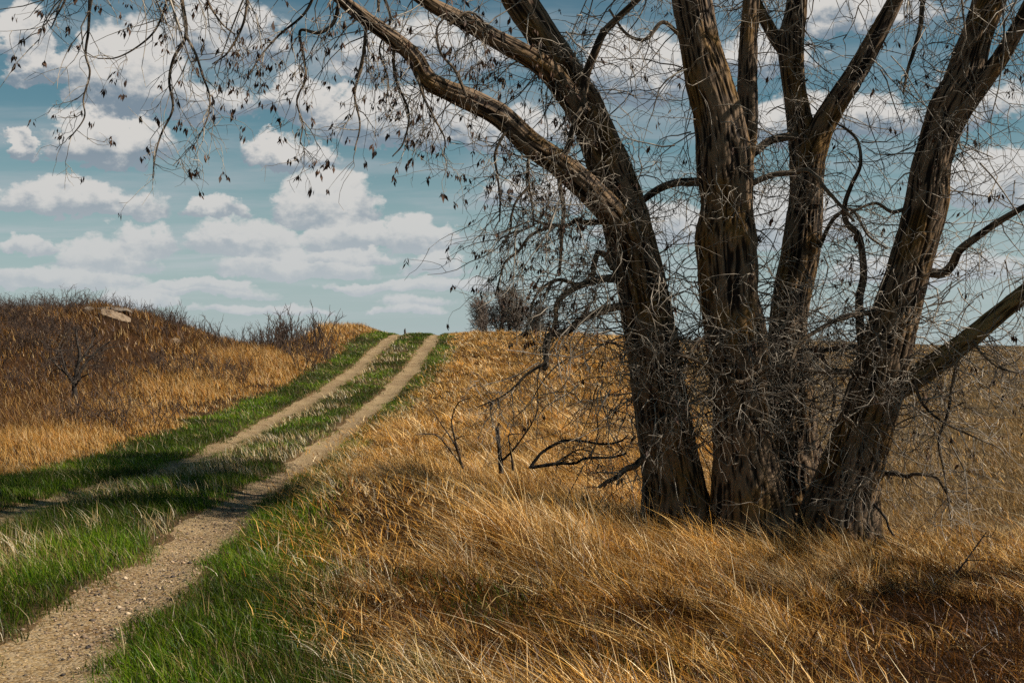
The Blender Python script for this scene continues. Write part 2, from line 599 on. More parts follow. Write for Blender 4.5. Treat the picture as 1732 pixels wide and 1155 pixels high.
def build_ground():
    # columns follow the road; the two wheel tracks are the columns between fixed indices
    inner = []
    segs = [(-3000, -400, 5), (-400, -60, 14), (-60, -16, 30), (-16, -5, 44), (-5, -1.22, 34), (-1.22, -.68, 9), (-.68, .68, 18), (.68, 1.22, 9), (1.22, 6, 44), (6, 18, 44), (18, 60, 40), (60, 400, 20), (400, 3000, 6)]
    for a, b, n in segs:
        inner += list(np.linspace(a, b, n, endpoint=False))
    inner.append(3000)
    U = np.array(inner)
    i0 = [np.argmin(np.abs(U - q)) for q in (-1.22, -.68, .68, 1.22)]
    Yr = np.concatenate([np.linspace(-20, 2, 12, endpoint=False), np.linspace(2, 16, 180, endpoint=False), np.linspace(16, 40, 150, endpoint=False), np.linspace(40, 75, 120, endpoint=False),
                         np.linspace(75, 140, 50, endpoint=False), np.linspace(140, 400, 30, endpoint=False), np.geomspace(400, 6000, 16)])
    UU, YY = np.meshgrid(U, Yr)
    # warp the offsets so that the track edges wander
    k = np.exp(-((np.abs(UU) - .95) / .9) ** 2)
    hw = track_half(YY)
    s = np.sign(UU)
    rel = np.abs(UU) - .95
    scale = np.where(np.abs(rel) <= .27, hw / .27, 1.0)
    adj = np.where(np.abs(rel) <= .27, rel * scale, rel + np.sign(rel) * (hw - .27) * np.exp(-(np.abs(rel) - .27) / .25))
    e2 = (fbm(YY * 2.3, UU * 0 + np.round(np.sign(UU) * 3 + np.sign(rel)), o=3, seed=77) - .5) * .16 * np.exp(-((np.abs(rel) - .27) / .12) ** 2)
    UW = s * (.95 + adj + e2) + wobble(YY) * np.exp(-(UU / 4) ** 2)
    far = np.abs(UU) > 60
    UW = np.where(np.abs(UU) < 1e-6, 0, UW)
    X = UW + ROAD_X(np.minimum(YY, 260))
    Z = ground_z(X, YY)
    Z = Z - .0 * k
    V = np.stack([X, YY, Z], -1)
    R, Cn = X.shape
    idx = np.arange(R * Cn).reshape(R, Cn)
    Q = np.stack([idx[:-1, :-1], idx[:-1, 1:], idx[1:, 1:], idx[1:, :-1]], -1)
    col = np.concatenate([ground_colour(X, YY), np.ones((R, Cn, 1))], -1).reshape(-1, 4)
    vf = V.reshape(-1, 3)
    trk = []
    keep = np.ones(Cn - 1, bool)
    for a, b in ((i0[0], i0[1]), (i0[2], i0[3])):
        keep[a:b] = False
        sel = Q[:200 + 150 + 120 + 20, a:b].reshape(-1, 4)
        trk.append(sel)
    rest = np.concatenate([Q[:, keep].reshape(-1, 4), Q[490:, ~keep].reshape(-1, 4)])

    def sub(name, q, mat):
        us, inv = np.unique(q, return_inverse=True)
        o = mesh_obj(name, vf[us], inv.reshape(-1, 4), mat=mat, attrs={'col': ('FLOAT_COLOR', col[us])})
        tag(o, kind='structure')
        return o
    sub("ground", rest, M_GROUND)
    for q in trk:
        sub("dirt_track", q, M_TRACK)


build_ground()


# ------------------------------------------------------------------ grasses
def blade_mesh(name, base, H, W, lean, yaw, S, col, mat, bend=1.8, wpow=.8, head=None):
    N = len(base)
    t = np.arange(S + 1) / S
    z = H[:, None] * t[None] * (1 - .22 * np.linalg.norm(lean, axis=1)[:, None].clip(0, 1.6) * t[None])
    xy = lean[:, None, :] * H[:, None, None] * (t ** bend)[None, :, None]
    c = base[:, None, :] + np.concatenate([xy, z[..., None]], -1)
    w = W[:, None] * ((1 - t) ** wpow)[None]
    if head is not None:
        w = w + head[:, None] * np.exp(-((t - .86) / .10) ** 2)[None] * (t < 1)[None]
    ax = np.stack([np.cos(yaw), np.sin(yaw), 0 * yaw], -1)
    Lf = c[:, :-1] - ax[:, None] * w[:, :-1, None] * .5
    Rt = c[:, :-1] + ax[:, None] * w[:, :-1, None] * .5
    V = np.empty((N, 2 * S + 1, 3), np.float32)
    V[:, 0:2 * S:2] = Lf
    V[:, 1:2 * S:2] = Rt
    V[:, -1] = c[:, -1]
    o = (np.arange(N) * (2 * S + 1))[:, None]
    quads = None
    if S > 1:
        s = np.arange(S - 1)
        quads = np.stack([o + 2 * s, o + 2 * s + 1, o + 2 * s + 3, o + 2 * s + 2], -1).reshape(-1, 4)
    tris = np.stack([o[:, 0] + 2 * S - 2, o[:, 0] + 2 * S - 1, o[:, 0] + 2 * S], -1)
    cc = np.ones((N, 2 * S + 1, 4), np.float32)
    cc[..., :3] = col[:, None, :]
    return V.reshape(-1, 3), quads, tris, cc.reshape(-1, 4)


def joined(name, parts, mat, label, cat):
    vs, qs, ts, cs, o = [], [], [], [], 0
    for V, q, t, c in parts:
        vs.append(V)
        cs.append(c)
        if q is not None:
            qs.append(q + o)
        if t is not None:
            ts.append(t + o)
        o += len(V)
    ob = mesh_obj(name, np.concatenate(vs), np.concatenate(qs) if qs else None, np.concatenate(ts) if ts else None, mat, smooth=False, attrs={'col': ('FLOAT_COLOR', np.concatenate(cs))})
    return tag(ob, label, cat, kind='stuff')


def scatter(rng, y0, y1, rho, xlo=None, xhi=None, margin=1.8):
    w1 = .47 * y1 + margin
    a, b = -w1, w1
    if xlo is not None:
        a = max(a, xlo)
    if xhi is not None:
        b = min(b, xhi)
    n = int((y1 - y0) * (b - a) * rho)
    X = rng.uniform(a, b, n)
    Y = rng.uniform(y0, y1, n)
    k = np.abs(X) < .47 * Y + margin
    return X[k], Y[k]


def pick(rng, n, cols, wts):
    i = rng.choice(len(cols), n, p=np.array(wts) / sum(wts))
    c = np.array(cols)[i]
    return c * rng.uniform(.75, 1.25, (n, 1))


BANDS = [(2.6, 4.5), (4.5, 6.5), (6.5, 9), (9, 12.5), (12.5, 17), (17, 24), (24, 33), (33, 46), (46, 64), (64, 80)]


def build_green():
    rng = np.random.RandomState(11)
    parts = []
    for y0, y1 in BANDS[:-1]:
        d = (y0 + y1) / 2
        rho = 3600 * min(1.0, (6.0 / d) ** 1.25)
        X, Y = scatter(rng, y0, y1, rho, -8.5, 2.2)
        u = X - ROAD_X(Y) - wobble(Y)
        n = fbm(X * 1.1, Y * .8, o=3, seed=61)
        n2 = fbm(X * 3.5, Y * 3.5, o=2, seed=63)
        th = track_half(Y) + .34 * (fbm(X * 5, Y * 4, o=2, seed=64) - .66) + .14 * (n2 - .5) - .10 * sm(26, 20, Y) * (u < 0)
        th = np.minimum(th, track_half(Y) - .015)
        ontrk = np.abs(np.abs(u) - .95) < th + rng.normal(0, .055, len(X))
        le, re = left_edge(Y) + (n - .5) * .9, right_edge(Y) + (n - .5) * .7
        prob = sm(-.25, .15, u - le) * sm(.30, -.15, u - re)
        mid = np.abs(u) < .7
        prob = np.where(mid, prob * (.25 + .75 * sm(.42, .54, n + .12 * (u > .1) - .05 * (u < -.2))), prob)
        edge = np.clip((np.abs(np.abs(u) - .95) - th) / .18, .0, 1)
        near = sm(9, 5.2, Y) * sm(1.6, -.4, X) * (u > 1) * sm(.42, .56, n) * .75
        prob = np.maximum(prob, near)
        k = (rng.rand(len(X)) < prob * (.55 + .45 * edge)) & ~ontrk
        X, Y, u, n, edge = X[k], Y[k], u[k], n[k], edge[k]
        N = len(X)
        Z = ground_z(X, Y) - .01
        H = rng.uniform(.035, .115, N) * (.35 + .65 * edge) * (.7 + .8 * n) * (1 + .35 * sm(30, 10, Y))
        W = np.maximum(rng.uniform(.004, .0075, N), .00055 * Y)
        lean = np.stack([rng.normal(-.25, .45, N), rng.normal(0, .4, N)], -1)
        col = pick(rng, N, [(.022, .052, .002), (.052, .104, .003), (.108, .155, .005), (.14, .15, .018), (.34, .27, .14), (.10, .07, .02)], [3.6, 4.4, 3, .9, .45, .4])
        br = rng.rand(N) < .30 * sm(.54, .70, fbm(X * 1.4 + 2, Y * 1.1, o=3, seed=69))
        col[br] = pick(rng, int(br.sum()), [(.22, .14, .05), (.34, .25, .12), (.12, .08, .025), (.10, .11, .01)], [3, 2, 2, 2])
        col *= (.50 + 1.05 * sm(.3, .68, fbm(X * .6 + 5, Y * .5, o=3, seed=67)))[:, None]
        S = 3 if d < 10 else 2
        parts.append(blade_mesh('g', np.stack([X, Y, Z], -1), H, W, lean, rng.uniform(0, math.pi, N), S, col, None))
    joined("green_grass", parts, M_GREEN, "short fresh green grass growing along and between the wheel tracks", "grass")


GOLD = [(.55, .315, .092), (.48, .228, .036), (.66, .44, .18), (.25, .098, .013), (.82, .65, .40), (.060, .025, .006)]
RUST_SHADE = [(.090, .032, .004), (.042, .016, .003), (.19, .072, .008), (.018, .008, .002), (.42, .25, .09)]  # rust brown growth, darkened to carry the shade of the hollows
PALE = [(.50, .36, .19), (.38, .235, .095), (.64, .51, .33), (.17, .095, .032), (.28, .20, .075)]


def matted_shade(X, Y):      # places where the dead growth lies matted and rust brown, shade painted in
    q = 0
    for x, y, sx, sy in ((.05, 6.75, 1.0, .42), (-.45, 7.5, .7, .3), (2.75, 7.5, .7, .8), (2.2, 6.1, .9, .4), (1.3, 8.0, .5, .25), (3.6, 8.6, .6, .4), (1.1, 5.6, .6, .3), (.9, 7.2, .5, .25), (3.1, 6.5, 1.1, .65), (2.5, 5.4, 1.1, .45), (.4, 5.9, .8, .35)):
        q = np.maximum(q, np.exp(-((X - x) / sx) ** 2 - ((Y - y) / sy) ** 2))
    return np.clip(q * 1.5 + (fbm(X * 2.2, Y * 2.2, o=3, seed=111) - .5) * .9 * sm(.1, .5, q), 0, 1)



def dry_density(X, Y):
    u = X - ROAD_X(Y)
    return u


def build_dry():
    rng = np.random.RandomState(23)
    parts = []

    def layer(y0, y1, rho, per, h0, h1, lean_mu, lean_sd, w0, w1, cols, wts, sprd, stalk):
        d = (y0 + y1) / 2
        X, Y = scatter(rng, y0, y1, rho, -5.6, None)
        u = X - ROAD_X(Y)
        n = fbm(X * 1.0, Y * .8, o=3, seed=71)
        n3 = fbm(X * .28 + 9, Y * .22, o=3, seed=73)
        re = right_edge(Y) + (fbm(X * 1.1, Y * .8, o=3, seed=61) - .5) * .9
        fieldw = sm(10.0, 12, Y) * sm(1.4, 3.4, X + (n3 - .5) * 3 - .12 * np.maximum(Y - 15, 0))
        mt = matted_shade(X, Y)
        prob = sm(-.45, .55, u - re) * (1 - .45 * sm(9, 5.5, Y) * sm(.9, -.8, X)) * (1 - fieldw)
        if stalk:
            prob *= sm(.1, .9, u - re) * (1 - .75 * mt) * (.25 + .9 * sm(.4, .6, fbm(X * .6 + 3, Y * .6, o=3, seed=75)))
        else:
            prob *= (.30 + .75 * sm(.30, .56, n)) * (.45 + .6 * sm(.3, .55, fbm(X * 2.4, Y * 2.4, o=2, seed=113)))
        k = rng.rand(len(X)) < prob
        X, Y, n, mt, edge = X[k], Y[k], n[k], mt[k], sm(-.3, 1.0, (u - re)[k])
        T = len(X)
        nc = fbm(X * 2.4, Y * 2.4, o=2, seed=113)
        th = rng.uniform(h0, h1, T) * (.40 + 1.0 * sm(.25, .72, n)) * (.55 + .85 * sm(.30, .66, nc)) * (.45 + .55 * edge) * (1 - .74 * mt) * (1 - .25 * sm(14, 30, Y)) * (1 - .3 * sm(.5, 2.0, X) * sm(8.2, 9.6, Y) * sm(14, 11, Y))
        tl = np.stack([rng.normal(lean_mu, lean_sd, T), rng.normal(-.05, lean_sd, T)], -1)
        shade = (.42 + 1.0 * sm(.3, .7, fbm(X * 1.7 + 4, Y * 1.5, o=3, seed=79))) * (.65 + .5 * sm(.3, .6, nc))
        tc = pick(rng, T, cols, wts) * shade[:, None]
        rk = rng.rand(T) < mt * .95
        pz = np.maximum(sm(1.25, .15, (u - re)[k]) * sm(14, 9, Y), np.exp(-((X - 2.3) / .8) ** 2 - ((Y - 8.3) / .5) ** 2))
        pk = rng.rand(T) < pz * .85
        tc[pk] = pick(rng, int(pk.sum()), PALE, [4, 3, 2, 2, 1])
        tc[rk] = pick(rng, int(rk.sum()), RUST_SHADE, [3, 3, 1.3, 3, .3])
        th = th * (1 - .4 * np.exp(-((X - 2.3) / .8) ** 2 - ((Y - 8.3) / .5) ** 2))
        dm = np.min([np.hypot(X - x, Y - y) for x, y in ((1.55, 10.95), (2.2, 10.75), (2.85, 11.6), (2.95, 10.75))], axis=0)
        th = th * (.4 + .6 * sm(.25, .8, dm))
        i = np.repeat(np.arange(T), per)
        N = len(i)
        bx = X[i] + rng.normal(0, sprd, N)
        by = Y[i] + rng.normal(0, sprd, N)
        base = np.stack([bx, by, ground_z(bx, by) - .02], -1)
        H = th[i] * rng.uniform(.4, 1.2, N)
        W = np.maximum(rng.uniform(w0, w1, N), .00055 * by)
        lean = tl[i] + np.stack([rng.normal(0, .32, N), rng.normal(0, .32, N)], -1)
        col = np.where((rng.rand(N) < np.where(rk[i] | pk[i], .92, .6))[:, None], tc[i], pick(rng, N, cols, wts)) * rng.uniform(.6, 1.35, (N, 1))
        S = 4 if d < 13 else (3 if d < 28 else 2)
        head = np.where(rng.rand(N) < .45, rng.uniform(.005, .011, N), 0) * (by < 22) if stalk else None
        parts.append(blade_mesh('d', base, H, W, lean, rng.uniform(0, math.pi, N), S, col, None, bend=1.5 if stalk else 1.8, head=head))
    for y0, y1 in BANDS:
        d = (y0 + y1) / 2
        f = min(1.0, (8.0 / d) ** 1.35)
        # matted body: flat blades lying every way, mostly blown to the left
        layer(y0, y1, 520 * f, 9, .13, .31, -.62, .48, .0032, .0088, GOLD, [4, 4, 1.6, 2.6, 1.0, 3.6], .045, False)
        # taller stems standing out of it, blown over to the left
        layer(y0, y1, 105 * f, 5, .25, .44, -.66, .18, .0026, .0056, GOLD, [3.4, 2.2, 3.8, 1.1, 3.2, .8], .05, True)
        # thatch: short broken stems lying over
        rho = 1000 * min(1.0, (8.0 / d) ** 1.4)
        X, Y = scatter(rng, y0, y1, rho, -5.6, None)
        u = X - ROAD_X(Y)
        re = right_edge(Y) + (fbm(X * 1.1, Y * .8, o=3, seed=61) - .5) * .9
        fw = sm(10.0, 12, Y) * sm(1.4, 3.4, X - .12 * np.maximum(Y - 15, 0))
        k = rng.rand(len(X)) < sm(-.6, .4, u - re) * (1 - .92 * fw)
        X, Y = X[k], Y[k]
        N = len(X)
        base = np.stack([X, Y, ground_z(X, Y) + rng.uniform(-.01, .06, N)], -1)
        H = rng.uniform(.06, .18, N)
        lean = np.stack([rng.normal(-.4, 1.1, N), rng.normal(0, 1.0, N)], -1)
        W = np.maximum(rng.uniform(.0035, .009, N), .0006 * Y)
        parts.append(blade_mesh('d', base, H, W, lean, rng.uniform(0, math.pi, N), 2, np.where((rng.rand(N) < matted_shade(X, Y))[:, None], pick(rng, N, RUST_SHADE, [3, 3, 1.5, 2.5, .4]), pick(rng, N, GOLD, [3, 3, 1.2, 2.5, .5, 2.5])), None))
    joined("dry_grass", parts, M_DRY, "tall golden dry grass leaning left over the bank right of the tracks", "grass")


def build_field():
    rng = np.random.RandomState(37)
    parts = []
    cols = [(.26, .158, .060), (.18, .103, .036), (.35, .24, .115), (.075, .041, .016), (.48, .37, .22)]
    for y0, y1 in BANDS[2:] + [(80, 105), (105, 150)]:
        d = (y0 + y1) / 2
        rho = 1500 * min(1.0, (12.0 / d) ** 1.7)
        X, Y = scatter(rng, y0, y1, rho, 1.5, None, 3)
        n3 = fbm(X * .28 + 9, Y * .22, o=3, seed=73)
        fieldw = sm(9.8, 11.8, Y) * sm(1.4, 3.4, X + (n3 - .5) * 3 - .12 * np.maximum(Y - 15, 0))
        n = fbm(X * .7, Y * .5, o=4, seed=83)
        k = rng.rand(len(X)) < fieldw * (.25 + .9 * sm(.36, .6, n))
        X, Y, n = X[k], Y[k], n[k]
        N = len(X)
        base = np.stack([X, Y, ground_z(X, Y) - .02], -1)
        H = rng.uniform(.07, .19, N) * (.5 + .9 * n)
        lean = np.stack([rng.normal(-.45, .45, N), rng.normal(0, .4, N)], -1)
        W = np.maximum(rng.uniform(.004, .008, N), .00065 * Y)
        col = pick(rng, N, cols, [4, 3, 2, 2, .7]) * (.75 + .5 * fbm(X * .12, Y * .09, o=3, seed=85))[:, None]
        parts.append(blade_mesh('f', base, H, W, lean, rng.uniform(0, math.pi, N), 2, col, None))
    joined("pasture_grass", parts, M_DRY, "short brown pasture grass spreading over the open field behind the tree", "grass")


def build_left():
    rng = np.random.RandomState(41)
    parts = []
    tan = [(.42, .24, .07), (.40, .175, .03), (.52, .36, .17), (.22, .095, .02), (.08, .036, .013)]
    rust = [(.085, .036, .012), (.135, .063, .020), (.048, .021, .009), (.25, .14, .055), (.026, .013, .007)]
    for y0, y1 in BANDS[3:-1]:
        d = (y0 + y1) / 2
        rho = 1900 * min(1.0, (12.0 / d) ** 1.5)
        X, Y = scatter(rng, y0, y1, rho, None, -5.2, 3)
        u = X - ROAD_X(Y)
        n = fbm(X * .8, Y * .6, o=4, seed=91)
        n2 = fbm(X * .22, Y * .2, o=3, seed=93)
        le = left_edge(Y) + (fbm(X * 1.1, Y * .8, o=3, seed=61) - .5) * .9
        prob = sm(.2, -.35, u - le) * (.3 + .9 * sm(.33, .58, n))
        k = rng.rand(len(X)) < prob
        k &= ~((np.abs(X + 14.2) < .75) & (np.abs(Y - 42.2) < .8) & (rng.rand(len(X)) < .75))
        X, Y, u, n, n2 = X[k], Y[k], u[k], n[k], n2[k]
        N = len(X)
        gz = sm(24, 30, Y) * sm(-2.3, -2.9, u) * sm(-6.0, -4.4, u + (n2 - .5) * 2)
        wr = sm(-4.0, -6.6, u + (n2 - .5) * 6) * (1 - .8 * gz)
        base = np.stack([X, Y, ground_z(X, Y) - .02], -1)
        H = rng.uniform(.14, .36, N) * (.55 + .9 * n) * (.45 + .55 * sm(-2.4, -5, u)) * (1 + .25 * wr) * (1 + 1.1 * gz * sm(.4, .65, n))
        lean = np.stack([rng.normal(-.25, .35, N), rng.normal(0, .35, N)], -1)
        W = np.maximum(rng.uniform(.004, .008, N), .00055 * Y)
        cr = rng.rand(N) < wr * .85
        col = np.where(cr[:, None], pick(rng, N, rust, [3, 2.4, 2, 1.6, 1.2]), pick(rng, N, tan, [4, 3, 1.8, 1.5, .8]))
        parts.append(blade_mesh('l', base, H, W, lean, rng.uniform(0, math.pi, N), 3 if d < 24 else 2, col, None))
    joined("bank_grass", parts, M_DRY, "tan and rust coloured dry weeds covering the slope left of the tracks", "grass")
    # dry wisps in the grass between the wheel tracks
    parts = []
    for y0, y1 in BANDS[1:-1]:
        d = (y0 + y1) / 2
        rho = 900 * min(1.0, (7.0 / d) ** 1.3)
        X, Y = scatter(rng, y0, y1, rho, -9.5, 1.0)
        u = X - ROAD_X(Y) - wobble(Y)
        n = fbm(X * 1.1, Y * .8, o=3, seed=61)
        prob = np.where(np.abs(u) < .66, sm(.58, .44, n + .16 * (u > .1)) * .65, 0)
        prob = np.where((u < -1.25) & (u > left_edge(Y) - .6), .05, prob)
        prob = np.where((u > 1.25) & (u < right_edge(Y) + .4), .04 + .8 * sm(-.45, .2, u - right_edge(Y)) * sm(.35, .6, n), prob)
        k = rng.rand(len(X)) < prob
        X, Y = X[k], Y[k]
        N = len(X)
        base = np.stack([X, Y, ground_z(X, Y) - .01], -1)
        H = rng.uniform(.08, .22, N)
        lean = np.stack([rng.normal(-.45, .45, N), rng.normal(0, .4, N)], -1)
        W = np.maximum(rng.uniform(.003, .006, N), .0005 * Y)
        parts.append(blade_mesh('w', base, H, W, lean, rng.uniform(0, math.pi, N), 3 if d < 14 else 2, pick(rng, N, [(.50, .38, .20), (.38, .25, .10), (.58, .50, .36), (.22, .15, .06)], [3, 3, 2, 1.5]), None))
    for y0, y1 in BANDS[1:6]:
        X, Y = scatter(rng, y0, y1, 60 * min(1.0, 8.0 / y1), -6.5, 0)
        u = X - ROAD_X(Y) - wobble(Y)
        k = np.abs(np.abs(u) - .95) < .34
        X, Y = X[k], Y[k]
        N = len(X)
        base = np.stack([X, Y, ground_z(X, Y) + .006], -1)
        a = rng.uniform(0, 6.28, N)
        q = rng.uniform(4, 9, N)
        parts.append(blade_mesh('w', base, rng.uniform(.008, .02, N), rng.uniform(.003, .006, N), np.stack([np.cos(a) * q, np.sin(a) * q], -1), a + 1.57, 2, pick(rng, N, PALE, [3, 2, 2, 3, 1]), None, bend=1.0))
    joined("verge_grass", parts, M_DRY, "pale dry wisps of grass mixed into the green between the wheel tracks", "grass")


build_green()
build_dry()
build_field()
build_left()


def build_gravel():
    rng = np.random.RandomState(5)
    V0 = np.array([(1, 0, 0), (-1, 0, 0), (0, 1, 0), (0, -1, 0), (0, 0, 1), (0, 0, -1)], float)
    T0 = np.array([(0, 2, 4), (2, 1, 4), (1, 3, 4), (3, 0, 4), (2, 0, 5), (1, 2, 5), (3, 1, 5), (0, 3, 5)])
    vs, cs = [], []
    n = 16000
    Y = 3.0 + rng.rand(n) ** 1.7 * 16
    side = np.where(rng.rand(n) < .8, 1, -1)
    off = rng.normal(0, .17, n)
    X = ROAD_X(Y) + wobble(Y) + side * .95 + off
    k = np.abs(off) < .36
    dens = fbm(X * 1.4, Y * 1.1, o=3, seed=15)
    k &= rng.rand(n) < .25 + .9 * sm(.42, .58, dens)
    X, Y = X[k], Y[k]
    n = len(X)
    r = np.clip(rng.lognormal(math.log(.0050), .5, n), .0022, .020)
    Z = ground_z(X, Y)
    S = V0[None] * rng.uniform(.6, 1.35, (n, 6, 1)) * r[:, None, None] * np.array([1.15, 1.0, .65])
    a = rng.uniform(0, 2 * math.pi, n)
    ca, sa = np.cos(a)[:, None], np.sin(a)[:, None]
    Sx = S[..., 0] * ca - S[..., 1] * sa
    Sy = S[..., 0] * sa + S[..., 1] * ca
    Vv = np.stack([Sx + X[:, None], Sy + Y[:, None], S[..., 2] + Z[:, None] + .2 * r[:, None]], -1)
    T = (np.arange(n)[:, None, None] * 6 + T0[None]).reshape(-1, 3)
    c = pick(rng, n, [(.09, .068, .052), (.17, .115, .075), (.30, .20, .12), (.42, .31, .20), (.045, .036, .032)], [3, 3, 3, .9, 1.6])
    cc = np.ones((n, 6, 4))
    cc[..., :3] = c[:, None]
    o = mesh_obj("gravel", Vv.reshape(-1, 3), None, T, M_PEB, smooth=False, attrs={'col': ('FLOAT_COLOR', cc.reshape(-1, 4))})
    tag(o, "loose grey and brown gravel scattered in the wheel tracks", "gravel", kind='stuff')


M_PEB = mat_blade("pebbles", 0.0, .2, .8)
build_gravel()


# ------------------------------------------------------------------ growth of twigs
def grow(rng, start, dirs, length, K=8, curl=.25, droop=.1, up=0.0):
    N = len(start)
    pts = np.empty((N, K, 3))
    pts[:, 0] = start
    d = unit(dirs.copy())
    st = (length / (K - 1))[:, None]
    bias = rng.normal(0, curl * .55, (N, 3))
    for k in range(1, K):
        d = d + rng.normal(0, curl, (N, 3)) + bias
        d[:, 2] += up - droop
        d = unit(d)
        pts[:, k] = pts[:, k - 1] + d * st
    return pts


def children(rng, pts, per, tmin=.15, tmax=1.0, spread=.9):
    """starting points and directions of side shoots along a set of strands"""
    N, K, _ = pts.shape
    i = np.repeat(np.arange(N), per)
    t = rng.uniform(tmin, tmax, len(i)) * (K - 1)
    k = np.clip(t.astype(int), 0, K - 2)
    f = (t - k)[:, None]
    s = pts[i, k] * (1 - f) + pts[i, k + 1] * f
    tan = unit(pts[i, k + 1] - pts[i, k])
    rnd = unit(rng.normal(0, 1, (len(i), 3)))
    side = unit(rnd - tan * np.sum(rnd * tan, 1, keepdims=True))
    return i, t / (K - 1), s, unit(tan * (1 - spread * .45) + side * spread)


def taper(N, K, r0, r1):
    t = np.linspace(0, 1, K)[None]
    return np.asarray(r0).reshape(-1, 1) * (1 - t) + np.asarray(r1).reshape(-1, 1) * t + np.zeros((N, 1))


def leaf_mesh(rng, pos, size):
    """withered folded leaves hanging down"""
    N = len(pos)
    d = unit(np.stack([rng.normal(-.1, .35, N), rng.normal(0, .35, N), -np.ones(N)], -1))
    r = unit(rng.normal(0, 1, (N, 3)))
    s = unit(np.cross(d, r))
    f = np.cross(d, s)
    L = size[:, None]
    v0 = pos
    v1 = pos + d * L * .45 + s * L * .17 + f * L * .08
    v2 = pos + d * L * .45 - s * L * .17 + f * L * .08
    v3 = pos + d * L * 1.0 + f * L * .12
    v4 = pos + d * L * .5
    V = np.stack([v0, v1, v2, v3, v4], 1).reshape(-1, 3)
    o = (np.arange(N) * 5)[:, None]
    T = (o[:, :, None] + np.array([[0, 1, 4], [1, 3, 4], [0, 4, 2], [2, 4, 3]])[None]).reshape(-1, 3)
    return V, T


class Pile:
    """collects tubes (and leaves) to be linked as one mesh"""
    def __init__(s):
        s.V, s.Q, s.T, s.n = [], [], [], 0

    def tubes(s, pts, rad, m=3):
        v, q = tubes(pts, rad, m)
        s.V.append(v)
        s.Q.append(q + s.n)
        s.n += len(v)

    def tris(s, v, t):
        s.V.append(v)
        s.T.append(t + s.n)
        s.n += len(v)

    def link(s, name, mat, parent=None, loc=None, smooth=True):
        return mesh_obj(name, np.concatenate(s.V), np.concatenate(s.Q) if s.Q else None, np.concatenate(s.T) if s.T else None, mat, parent, smooth, loc=loc)


# ------------------------------------------------------------------ the big bare tree
TREE = np.array([2.3, 11.0, -0.3])


def trunk_rows(rows, d0, d1, end_w=None):
    """rows (left px, right px, py) seen at depths d0..d1 -> (x, y, z, r)"""
    n = len(rows)
    out = []
    for i, (l, r, py) in enumerate(rows):
        d = d0 + (d1 - d0) * i / (n - 1)
        c = P((l + r) / 2, py, d)
        a, b = rows[max(0, i - 1)], rows[min(n - 1, i + 1)]
        dx, dy = ((b[0] + b[1]) - (a[0] + a[1])) / 2, b[2] - a[2]
        cs = abs(dy) / math.hypot(dx, dy)
        out.append((*c, (r - l) / 2 / F * d * cs))
    return np.array(out)


def line_rows(pts, d0, d1, w0, w1):
    n = len(pts)
    out = []
    for i, (px, py) in enumerate(pts):
        t = i / (n - 1)
        d = d0 + (d1 - d0) * t
        out.append((*P(px, py, d), (w0 + (w1 - w0) * t) / 2 / F * d))
    return np.array(out)


def bark_tube(name, rows, sides, step, mat, parent, rough=.05, flare=0.0, seed=0, lobes=.05, cap=True, label=None):
    L = np.sum(np.linalg.norm(np.diff(rows[:, :3], axis=0), axis=1))
    n = max(6, int(L / step))
    c = catmull(rows, n)
    pts, rad = c[:, :3], np.maximum(c[:, 3], .001)
    T = unit(np.gradient(pts, axis=0))
    mean = unit(pts[-1] - pts[0])
    ref = np.array([0, 1., 0]) if abs(mean[1]) < .8 else np.array([1., 0, 0])
    n1 = unit(np.cross(T, ref))
    n2 = np.cross(T, n1)
    a = np.arange(sides) * 2 * math.pi / sides
    s = np.concatenate([[0], np.cumsum(np.linalg.norm(np.diff(pts, axis=0), axis=1))])
    A, S = np.meshgrid(a, s)
    R = rad[:, None]
    cx, sx = np.cos(A), np.sin(A)
    lob = 1 + lobes * 2 * (fbm(cx * 1.3 + seed, sx * 1.3, S * 1.1, o=3, seed=seed) - .5)
    fl = 1 + flare * np.exp(-S / .42) * (.55 + .9 * vnoise(cx * 2.2 + seed, sx * 2.2, S * 0, seed=seed + 3))
    kx = 46.0
    wob = (fbm(cx * R * 5, sx * R * 5, S * 4, o=2, seed=seed + 29) - .5) * .05
    ridge = 1 - np.abs(2 * fbm(cx * (R + wob) * kx + seed, sx * (R + wob) * kx, S * 2.8, o=2, seed=seed + 9, g=.4) - 1)
    ridge = np.clip((ridge - .45) / .5, 0, 1) ** 1.4 * .55 + .45
    ridge2 = fbm(cx * R * 38, sx * R * 38, S * 7, o=2, seed=seed + 19)
    disp = rough * ((ridge - .72) * 1.6 * (.55 + .9 * vnoise(A * 3 + seed, S * 9, seed=seed + 39)) + (ridge2 - .5) * .45)
    rr = R * lob * fl + np.minimum(R, .25) / .25 * disp
    V = pts[:, None, :] + rr[..., None] * (n1[:, None] * cx[..., None] + n2[:, None] * sx[..., None])
    idx = np.arange(n * sides).reshape(n, sides)
    nx = np.roll(idx, -1, 1)
    Q = np.stack([idx[:-1], nx[:-1], nx[1:], idx[1:]], -1).reshape(-1, 4)
    bark = np.stack([cx * R * lob, sx * R * lob, S + seed * 1.7], -1)
    V = V.reshape(-1, 3)
    bark = bark.reshape(-1, 3)
    rdg = ((ridge - .45) / .52).clip(0, 1).ravel()
    tris = None
    if cap:
        rdg = np.concatenate([rdg, [.5]])
        V = np.concatenate([V, pts[-1:] + T[-1:] * rad[-1]])
        bark = np.concatenate([bark, bark[-1:]])
        tris = np.stack([idx[-1], nx[-1], np.full(sides, n * sides)], -1)
    o = mesh_obj(name, V, Q, tris, mat, parent, attrs={'bark': ('FLOAT_VECTOR', bark), 'ridge': ('FLOAT', rdg)}, loc=TREE)
    if label:
        o['label'] = label
    return o


